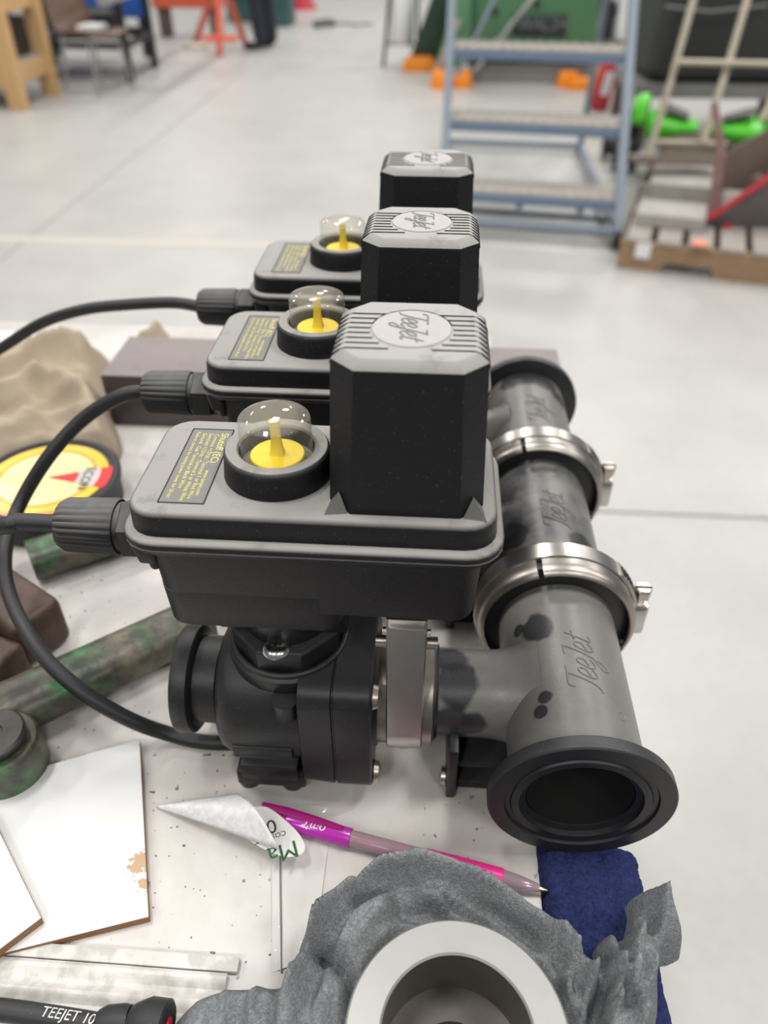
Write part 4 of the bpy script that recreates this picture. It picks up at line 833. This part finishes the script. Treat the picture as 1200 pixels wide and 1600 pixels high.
for (px, py, w_, h_, m_) in ((945, 30, .10, .16, 'blackpaint'), (970, 48, .13, .12, 'bin_grey'), (938, 48, .09, .10, 'greywood'), (985, 12, .14, .20, 'white'), (940, 8, .10, .12, 'blackpaint')):
    c = aty(px, py, 9.5); b = B(); b.rrect([(q.z - .001, c.x - w_, c.x + w_, 9.4, 9.7, .03), (c.z + h_, c.x - w_ * .85, c.x + w_ * .85, 9.42, 9.68, .03)]); b.build('part', m_, t, o)
# dark cable drums under the second step
for (px, py, r_) in ((972, 268, .10), (955, 250, .08)):
    q = at(px, py, 0); b = B(); b.lathe([(.03, -.06), (r_, -.06), (r_, -.045), (r_ * .6, -.04), (r_ * .6, .04), (r_, .045), (r_, .06), (.03, .06), (.03, -.06)], q + Vector((0, 0, r_)), 'x', 24)
    tag(b.build('cable_drum', 'tyre', at=q), 'larger dark cable drum on the floor behind the ladder' if r_ > .09 else 'smaller dark cable drum on the floor behind the ladder', 'drum')

# ---- pallet at right with blocks on it
PF = at(962, 418, 0); PE = at(1195, 446, 0); ax = (PE - PF).normalized(); ay = Vector((-ax.y, ax.x, 0)); o = PF + ax * .6 + ay * .4
t = thing('wooden_pallet', o, 'brown wooden pallet with a white tag at the right edge', 'pallet')
def pbox(name, m, u0, u1, v0, v1, z0, z1, parent=t, oo=None):
    b = B(); q = [PF + ax * u + ay * v for (u, v) in ((u0, v0), (u1, v0), (u1, v1), (u0, v1))]; b.loft([[p + Vector((0, 0, z0)) for p in q], [p + Vector((0, 0, z1)) for p in q]])
    return b.build(name, m, parent, oo or o, bevel=.003, seg=1)
for v0 in (0, .45, .90):
    b = B(); pr_ = [(0, 0), (.18, 0), (.20, .045), (.40, .045), (.42, 0), (.78, 0), (.80, .045), (1.0, .045), (1.02, 0), (1.2, 0), (1.2, .12), (0, .12)]
    b.loft([[PF + ax * u + ay * (v0 + dv) + Vector((0, 0, z_)) for (u, z_) in pr_] for dv in (0, .04)]); b.build('stringer', 'pallet', t, o, smooth=False)
for k in range(9): pbox('deck_board', 'greywood', .02 + k * .132, .125 + k * .132, -.005, .945, .12, .138)
pbox('paper_tag', 'white', .07, .135, -.006, -.001, .055, .125); pbox('pink_tag', 'glowpink', .30, .36, -.03, .02, .139, .155)
tb_ = [('pale_block', .04, .34, .18, .42, .138, .195, 'slab', 'low pale block on the pallet nearest the ladder'), ('pale_slab', .06, .40, .50, .92, .138, .25, 'slab', 'wide pale slab on the pallet under the dark timbers')]
for (nm, u0, u1, v0, v1, z0, z1, m_, lb_) in tb_:
    q = PF + ax * (u0 + u1) / 2 + ay * (v0 + v1) / 2 + Vector((0, 0, z0)); tag(pbox(nm, m_, u0, u1, v0, v1, z0 + .001, z1, None, q), lb_, 'block')
# dark timbers behind carrying the hand truck and the hoverboard
for (n_, u0, u1, v0, v1, z0, z1, lb_) in (('old_timber', .02, .60, 1.00, 1.12, .0, .19, 'dark old timber baulk behind the pallet, nearest the ladder'), ('old_timber', .05, 1.3, 1.14, 1.95, .0, .20, 'wide dark timber crate under the green hoverboard')):
    q = PF + ax * (u0 + u1) / 2 + ay * (v0 + v1) / 2; tag(pbox(n_, 'oldwood', u0, u1, v0, v1, z0, z1, None, q), lb_, 'timber', None)
# ---- hoverboard
o = at(1092, 232, .201) + ay * .06; t = thing('hoverboard', o, 'lime green two-wheeled hoverboard on the dark timber crate', 'hoverboard')
def hb(u, v, z): return o + (ax * u + ay * v + Vector((0, 0, z))) * 1.13
for s_ in (-1, 1):
    rows = []
    for (u, w_, h_) in ((.03, .055, .05), (.08, .07, .055), (.16, .11, .085), (.24, .12, .11), (.275, .11, .105)):
        rows.append([hb(s_ * u, w_ * math.cos(q), .085 + h_ * .62 * math.sin(q)) for q in [2 * math.pi * i / 20 for i in range(20)]])
    b = B(); b.loft(rows); b.build('shell', 'lime', t, o)
    rows = [[hb(s_ * (.285 + k * .014), .125 * math.cos(q) * (1 if k < 4 else .9), .10 + .125 * math.sin(q) * (1 if k < 4 else .9)) for q in [math.pi * i / 14 for i in range(15)]] for k in range(6)]
    b = B(); b.loft(rows, False, False, False); fo = b.build('fender', 'lime', t, o); md = fo.modifiers.new('thick', 'SOLIDIFY'); md.thickness = .008
    b = B(); b.loft([[hb(s_ * (.08 + .14 * i), w * .085, .128 + .045 * i) for i, w in ((0, -.7), (1, -1), (1, 1), (0, .7))], [hb(s_ * (.08 + .14 * i), w * .08, .142 + .045 * i) for i, w in ((0, -.7), (1, -1), (1, 1), (0, .7))]]); b.build('foot_pad', 'grip', t, o, bevel=.004)
    b = B(); wc = hb(s_ * .335, 0, .085); rows = []
    for (d_, r_) in ((-.035, .05), (-.035, .075), (-.025, .085), (.025, .085), (.035, .075), (.035, .05), (-.035, .05)): rows.append([wc + ax * (s_ * d_) + ay * (r_ * math.cos(q)) + Vector((0, 0, r_ * math.sin(q))) for q in [2 * math.pi * i / 28 for i in range(28)]])
    b.loft(rows, False, False); wh = b.build('wheel', 'tyre', t, o)
    b = B(); b.loft([[wc + ax * (s_ * d_) + ay * (r_ * math.cos(q)) + Vector((0, 0, r_ * math.sin(q))) for q in [2 * math.pi * i / 24 for i in range(24)]] for (d_, r_) in ((-.03, .056), (.033, .056), (.040, .04), (.042, .01))]); b.build('hub', 'hub', wh, o)
# ---- cream hand truck leaning back
hy = PF.y + .70
o = at(1010, 300, .30); t = thing('hand_truck', Vector((o.x, o.y, .3)), 'cream tubular steel hand truck leaning over the pallet', 'hand truck'); oo = t.location.copy()
def ht(px, py, k): return aty(px, py, hy + k)
tubepart('rail', 'cream', t, oo, [ht(1012, 246, 0), ht(1050, 120, .12), ht(1100, -60, .30)], .017)
tubepart('rail', 'cream', t, oo, [ht(1098, 224, 0), ht(1135, 110, .12), ht(1185, -60, .30)], .017)
for (a_, c_) in (((1060, 97), (1330, 103)), ((1022, 222), (1135, 226)), ((985, 244), (1012, 247))): tubepart('crossbar', 'cream', t, oo, [ht(*a_, .08), ht(*c_, .08)], .014)
tubepart('rail', 'cream', t, oo, [ht(1190, 190, .0), ht(1230, 100, .12), ht(1270, -60, .30)], .017)
b = B(); q = [ht(985, 250, -.05), ht(1120, 252, -.05)]; b.bar(q[0], q[1], .12, .012); b.build('toe_plate', 'oldwood', t, oo)
# ---- dark bin
o = PF + ax * .75 + ay * 2.6; t = thing('dark_bin', o, 'large dark grey plastic bin behind the cream hand truck', 'bin')
by_ = o.y; L_, R_ = aty(1000, 110, by_), aty(1290, 110, by_); zb_ = L_.z - .05
b = B(); b.rrect([(zb_, L_.x + .08, R_.x, by_, by_ + .7, .08), (zb_ + .06, L_.x + .02, R_.x + .05, by_ - .05, by_ + .75, .10), (zb_ + .50, L_.x + .06, R_.x + .10, by_ - .10, by_ + .80, .12), (zb_ + .95, L_.x + .14, R_.x + .16, by_ - .14, by_ + .85, .12)]); b.build('tub', 'bin', t, o)
b = B(); b.rrect([(zb_ - .10, L_.x - .02, R_.x + .02, by_ - .06, by_ + .76, .03), (zb_ - .02, L_.x - .02, R_.x + .02, by_ - .06, by_ + .76, .03)]); b.build('base_frame', 'bin_grey', t, o)
for u in (L_.x + .05, R_.x - .05):
    for v in (by_, by_ + .7): boxpart('leg', 'oldwood', t, o, (u - .05, v - .05, 0), (u + .05, v + .05, zb_ - .10), .006)
b = B(); b.tube([aty(1040, 10, by_ - .13), aty(1110, 18, by_ - .15), aty(1200, 8, by_ - .13)], .008, 8); b.build('rim_cable', 'bin_grey', t, o)
# ---- rusty chute with red edges, far right
o = PF + ax * 1.0 + ay * .45 + Vector((0, 0, .138)); t = thing('rusted_chute', o, 'rusty grey steel chute with red edges standing on the pallet', 'chute')
hy2 = o.y
def pp(x, y, k=0):
    p_ = aty(x, y, hy2 + k); p_.z = max(p_.z, .1392); return p_
b = B(); q = [pp(1104, 352), pp(1120, 240), pp(1112, 160), pp(1122, 160), pp(1136, 240), pp(1118, 352)]; b.loft([q, [p + Vector((0, .02, 0)) for p in q]]); b.build('upright_blade', 'redrust', t, o, bevel=.003)
b = B(); q = [pp(1106, 378), pp(1106, 350), pp(1210, 278), pp(1330, 210), pp(1330, 400)]; b.loft([q, [p + Vector((0, .02, 0)) for p in q]]); b.build('side_plate', 'greysteel', t, o, bevel=.003)
barpart('red_edge', 'red', t, o, pp(1106, 346, -.01) + Vector((0, 0, .014)), pp(1330, 192, -.01), .022)
b = B(); q = [pp(1125, 300, .02), pp(1140, 235, .02), pp(1330, 135, .25), pp(1330, 205, .25)]; b.loft([q, [p + Vector((0, .02, 0)) for p in q]]); b.build('back_plate', 'oldwood', t, o, bevel=.003)
b = B(); b.lathe([(.02, -.012), (.022, .0), (.012, .01)], pp(1135, 358, -.012), 'y', 14); b.build('red_knob', 'red', t, o)

# ---- pine rack at left
o = at(40, 165, 0); t = thing('pine_rack', o, 'pale pine timber rack at the upper left edge', 'rack')
L1, L2 = at(32, 172, 0), at(82, 148, 0); d_ = (L2 - L1); zz = lambda v, z: v + Vector((0, 0, z))
off = Vector((-.95, .15, 0))
for p_ in (L1, L2, L1 + off, L2 + off): barpart('post', 'pine', t, o, p_, zz(p_, 1.35), .13, .10)
for z in (.24, .72): 
    barpart('side_rail', 'pine', t, o, zz(L1, z), zz(L2, z), .05, .13); barpart('front_rail', 'pine', t, o, zz(L1, z - .02), zz(L1 + off, z - .02), .05, .13); barpart('back_rail', 'pine', t, o, zz(L2, z - .02), zz(L2 + off, z - .02), .05, .13)
    q = [L1, L2, L2 + off, L1 + off]; b = B(); b.loft([[zz(p, z + .06) for p in q], [zz(p, z + .085) for p in q]]); b.build('shelf', 'greywood', t, o)
q = L1.lerp(L2, .3) + off * .25; b = B(); b.box((q.x - .22, q.y - .1, .806), (q.x + .2, q.y + .2, .90)); tag(b.build('paper_stack', 'pinkpaper', at=(q.x, q.y, .806), bevel=.01), 'pale pink and white papers on the pine rack', 'papers')
q = L1.lerp(L2, .55) + off * .3; b = B(); b.box((q.x - .25, q.y - .2, .326), (q.x + .22, q.y + .2, .60)); tag(b.build('dark_crate', 'blackpaint', at=(q.x, q.y, .326), bevel=.01), 'dark crate on the lower shelf of the pine rack', 'crate')

# ---- chair beside it
o = at(158, 143, 0); t = thing('stacking_chair', o, 'brown plastic chair with thin metal legs by the pine rack', 'chair')
sc_ = Vector((o.x, o.y, 0)); f = Vector((.80, -.45, 0)).normalized(); sd = Vector((-f.y, f.x, 0))
def ch(u, v, z): return sc_ + f * u + sd * v + Vector((0, 0, z))
rows = [[ch(u, .21 * w + 0, z + .02 * w * w) for w in [-1 + i / 5 for i in range(11)]] for (u, z) in ((.26, .43), (.20, .45), (.0, .44), (-.16, .44), (-.21, .50), (-.24, .62), (-.29, .80), (-.31, .86))]
b = B(); b.loft(rows, False, False, False); se = b.build('seat_shell', 'brown', t, o); md = se.modifiers.new('thick', 'SOLIDIFY'); md.thickness = .015
for (u, v) in ((.20, -.18), (.20, .18), (-.20, -.18), (-.20, .18)): tubepart('leg', 'silver', t, o, [ch(u * 1.1, v * 1.1, 0), ch(u * .8, v * .9, .43)], .013)
q = ch(.02, 0, .47); b = B(); b.box((q.x - .08, q.y - .10, .475), (q.x + .12, q.y + .10, .515)); tag(b.build('binder', 'white', at=(q.x, q.y, .472), bevel=.006), 'white and dark binder lying on the brown chair', 'binder')
# ---- black frame table with tubes, blue panel behind
o = at(225, 120, 0); t = thing('black_frame_table', o, 'black metal frame table with silver tubes beside the brown chair', 'table')
T1, T2 = at(206, 130, 0), at(243, 106, 0); off2 = Vector((-1.1, .1, 0))
for p_ in (T1, T2, T1 + off2, T2 + off2): barpart('leg', 'blackpaint', t, o, p_, zz(p_, 1.05), .06)
for z in (.30, .72):
    for (a_, c_) in ((T1, T2), (T1, T1 + off2), (T2, T2 + off2)): barpart('frame_bar', 'blackpaint', t, o, zz(a_, z), zz(c_, z), .05)
barpart('lower_shelf', 'blackpaint', t, o, zz(T1 + off2 * .5 + d_ * .2, .34), zz(T2 + off2 * .5, .34), .9, .03)
e = (T2 - T1).normalized()
q = T1.lerp(T2, .4) + off2 * .35; b = B(); b.rrect([(.357, q.x - .24, q.x + .24, q.y - .15, q.y + .15, .02), (.52, q.x - .24, q.x + .24, q.y - .15, q.y + .15, .02), (.56, q.x - .20, q.x + .20, q.y - .12, q.y + .12, .02)]); tag(b.build('black_case', 'blackpaint', at=(q.x, q.y, .357)), 'black case on the lower shelf of the black frame table', 'case')
for (k, r_) in ((.0, .05), (.12, .04)):
    p_ = zz(T1 - e * .6, .70 + k) + Vector((.06, 0, 0)); b = B(); b.tube([p_, p_ + e * 2.6 + Vector((.1, 0, .05))], r_, 14); tag(b.build('silver_tube', 'silver', at=p_), 'upper silver tube resting along the black frame table' if k else 'lower silver tube resting along the black frame table', 'tube')
p_ = aty(70, 27, 9.6); q_ = aty(226, 27, 9.6); o = Vector(((p_.x + q_.x) / 2, 9.625, 0)); t = thing('blue_screen', o, 'tall blue board on dark legs behind the brown chair', 'board')
boxpart('screen_sheet', 'bluepanel', t, o, (p_.x, 9.6, p_.z), (q_.x, 9.65, 1.7), .01)
for u in (p_.x + .05, q_.x - .05): boxpart('leg', 'blackpaint', t, o, (u - .03, 9.6, 0), (u + .03, 9.65, p_.z), .004)

# ---- orange trestle stand
o = at(345, 80, 0); t = thing('orange_stand', o, 'orange red three-legged steel stand on the far floor', 'stand')
hd = aty(342, -40, 10.0)
for (px, py) in ((343, 88), (305, 68), (386, 74)): q = at(px, py, 0); barpart('leg', 'orangered', t, o, q, hd, .055)
barpart('crosspiece', 'orangered', t, o, at(318, 60, .28), at(372, 60, .28), .05)
b = B(); b.lathe([(.10, -.05), (.10, .06), (.04, .08)], hd, n=16); b.build('head', 'orangered', t, o)
q = at(308, 74, 0); b = B(); b.lathe([(.15, 0), (.155, .02), (.10, .045), (0, .05)], q, n=20); tag(b.build('cream_disc', 'cream', at=q), 'cream coloured disc on the floor by the orange stand', 'disc')
q = aty(305, 10, 11.2); b = B(); b.box((q.x - .55, 11.2, q.z - .02), (q.x + .30, 11.5, q.z + .25)); tag(b.build('orange_beam', 'orangered', at=(q.x, 11.2, q.z - .02), bevel=.01), 'rusty orange beam resting behind the orange stand', 'beam')
for dx_ in (-.45, .2): b = B(); b.box((q.x + dx_ - .06, 11.25, 0), (q.x + dx_ + .06, 11.45, q.z - .021)); tag(b.build('support_block', 'oldwood', at=(q.x + dx_, 11.35, 0), bevel=.01), 'left dark block under the orange beam' if dx_ < 0 else 'right dark block under the orange beam', 'block')
# ---- teal bins, red tarp and bits on the far floor
for (xa, xb, pyb, h_, dd, lb_) in ((352, 400, 34, .9, .0, 'left teal storage bin behind the orange stand'), (404, 456, 42, .9, -.5, 'right teal storage bin behind the standing person')):
    a_, c_ = at(xa, pyb, 0), at(xb, pyb, 0); yb2 = min(a_.y, c_.y); o = Vector(((a_.x + c_.x) / 2, yb2 + .3, 0)); t = thing('storage_bin', o, lb_, 'bin', 'teal storage bins')
    b = B(); b.rrect([(0, a_.x + .03, c_.x - .03, yb2, yb2 + .6, .04), (h_, a_.x, c_.x, yb2 - .03, yb2 + .63, .04)]); b.build('tub', 'teal', t, o)
    b = B(); b.rrect([(h_ - .06, a_.x - .02, c_.x + .02, yb2 - .05, yb2 + .65, .04), (h_, a_.x - .02, c_.x + .02, yb2 - .05, yb2 + .65, .04)]); b.build('rim', 'teal', t, o)
    b = B(); b.rrect([(.30, a_.x + .01, c_.x - .01, yb2 - .03, yb2 + .2, .02), (.36, a_.x + .01, c_.x - .01, yb2 - .03, yb2 + .2, .02)]); b.build('band', 'teal', t, o)
a_ = at(458, 16, 0); q = [Vector((a_.x, a_.y, 0)), at(492, 17, 0), at(480, -10, 0) * 1.0]
b = B(); b.rrect([(0, a_.x, at(491, 16, 0).x, a_.y, a_.y + .5, .08), (.10, a_.x + .01, at(484, 16, 0).x, a_.y + .03, a_.y + .47, .08), (.45, a_.x + .03, at(474, 16, 0).x, a_.y + .1, a_.y + .4, .06)]); tag(b.build('red_sack', 'red', at=(a_.x, a_.y, 0)), 'dark red sack slumped at the far end of the floor', 'sack')
q = at(500, 44, 0); b = B(); b.tube(spline([q + Vector((-.07, 0, .04)), q + Vector((0, .1, .05)), q + Vector((.1, .2, .05)), q + Vector((.17, .25, .04))], 5), .045, 10); tag(b.build('power_tool', 'greysteel', at=q), 'small dark tool lying on the far floor', 'tool')
q = at(520, 40, 0); b = B(); b.tube(spline([q + Vector((0, 0, .012)), q + Vector((.15, .15, .012)), q + Vector((.35, .0, .012)), q + Vector((.55, .15, .012))], 6), .014, 8); tag(b.build('hose_scrap', 'greysteel', at=q), 'thin grey hose curled on the far floor beside the tool', 'hose')

# ---- person standing in profile, only the shins and boot in view
o = at(414, 76, 0); px_, py_ = o.x + .02, o.y
J = {'pel': (0, 0, .95), 'spi': (0, 0, 1.18), 'che': (0, 0, 1.36), 'nek': (-.01, 0, 1.50), 'hed': (-.02, 0, 1.60), 'crn': (-.02, 0, 1.72), 'nose': (-.13, 0, 1.635)}
ED = [('pel', 'spi'), ('spi', 'che'), ('che', 'nek'), ('nek', 'hed'), ('hed', 'crn'), ('hed', 'nose')]; RAD = {'pel': (.15, .13), 'spi': (.15, .12), 'che': (.17, .13), 'nek': (.06, .06), 'hed': (.085, .10), 'crn': (.075, .085), 'nose': (.012, .012)}
for s_ in ('l', 'r'):
    v = -.09 if s_ == 'l' else .09
    J.update({s_ + 'hip': (0, v, .88), s_ + 'kne': (-.02 + v * .5, v, .50), s_ + 'ank': (.0 + v * .5, v, .10), s_ + 'hee': (.01 + v * .5, v, .05), s_ + 'toe': (-.21 + v * .5, v, .035), s_ + 'sho': (0, v * 2.1, 1.42), s_ + 'elb': (.03, v * 2.6, 1.14), s_ + 'wri': (-.10, v * 2.4, .92), s_ + 'han': (-.16, v * 2.3, .86)})
    ED += [('pel', s_ + 'hip'), (s_ + 'hip', s_ + 'kne'), (s_ + 'kne', s_ + 'ank'), (s_ + 'ank', s_ + 'hee'), (s_ + 'hee', s_ + 'toe'), ('che', s_ + 'sho'), (s_ + 'sho', s_ + 'elb'), (s_ + 'elb', s_ + 'wri'), (s_ + 'wri', s_ + 'han')]
    RAD.update({s_ + 'hip': (.095, .10), s_ + 'kne': (.085, .09), s_ + 'ank': (.088, .098), s_ + 'hee': (.05, .055), s_ + 'toe': (.04, .035), s_ + 'sho': (.06, .06), s_ + 'elb': (.045, .045), s_ + 'wri': (.03, .03), s_ + 'han': (.035, .025)})
    for k in range(5):
        n_ = s_ + 'f%d' % k; J[n_ + 'a'] = (-.19 + .01 * abs(k - 2), v * 2.3 + (k - 2) * .018, .82 + (.03 if k == 0 else 0)); J[n_ + 'b'] = (-.20 + .015 * abs(k - 2), v * 2.2 + (k - 2) * .017, .78 + (.04 if k == 0 else 0))
        ED += [(s_ + 'han', n_ + 'a'), (n_ + 'a', n_ + 'b')]; RAD[n_ + 'a'] = RAD[n_ + 'b'] = (.009, .009)
ks = list(J); me = bpy.data.meshes.new('person'); me.from_pydata([J[k] for k in ks], [(ks.index(a), ks.index(c)) for a, c in ED], [])
tmp = bpy.data.objects.new('person', me); COL.objects.link(tmp); sk = tmp.modifiers.new('skin', 'SKIN'); 
for i, k in enumerate(ks): me.skin_vertices[0].data[i].radius = RAD[k]; me.skin_vertices[0].data[i].use_root = (k == 'pel')
sb = tmp.modifiers.new('sub', 'SUBSURF'); sb.levels = 2; sb.render_levels = 2
dg = bpy.context.evaluated_depsgraph_get(); m2 = bpy.data.meshes.new_from_object(tmp.evaluated_get(dg)); bpy.data.objects.remove(tmp)
for n_ in ('navy', 'bootblack', 'shirt', 'skin'): m2.materials.append(M[n_])
for p_ in m2.polygons:
    c = p_.center; p_.use_smooth = True
    p_.material_index = 1 if c.z < .085 else 3 if (c.z > 1.49 or (c.z < .93 and abs(c.y) > .185)) else 2 if c.z > .98 or abs(c.y) > .2 else 0
per = bpy.data.objects.new('person', m2); COL.objects.link(per); per.location = (px_, py_, -min(v.co.z for v in m2.vertices)); tag(per, 'person in dark trousers and black boots standing on the far floor', 'person')
b = B(); b.lathe([(.0, 1.80), (.07, 1.785), (.10, 1.73), (.102, 1.66), (.085, 1.60)], (px_ + .0, py_, 0), n=20); b.build('hair', 'hair', per, (px_, py_, 0))
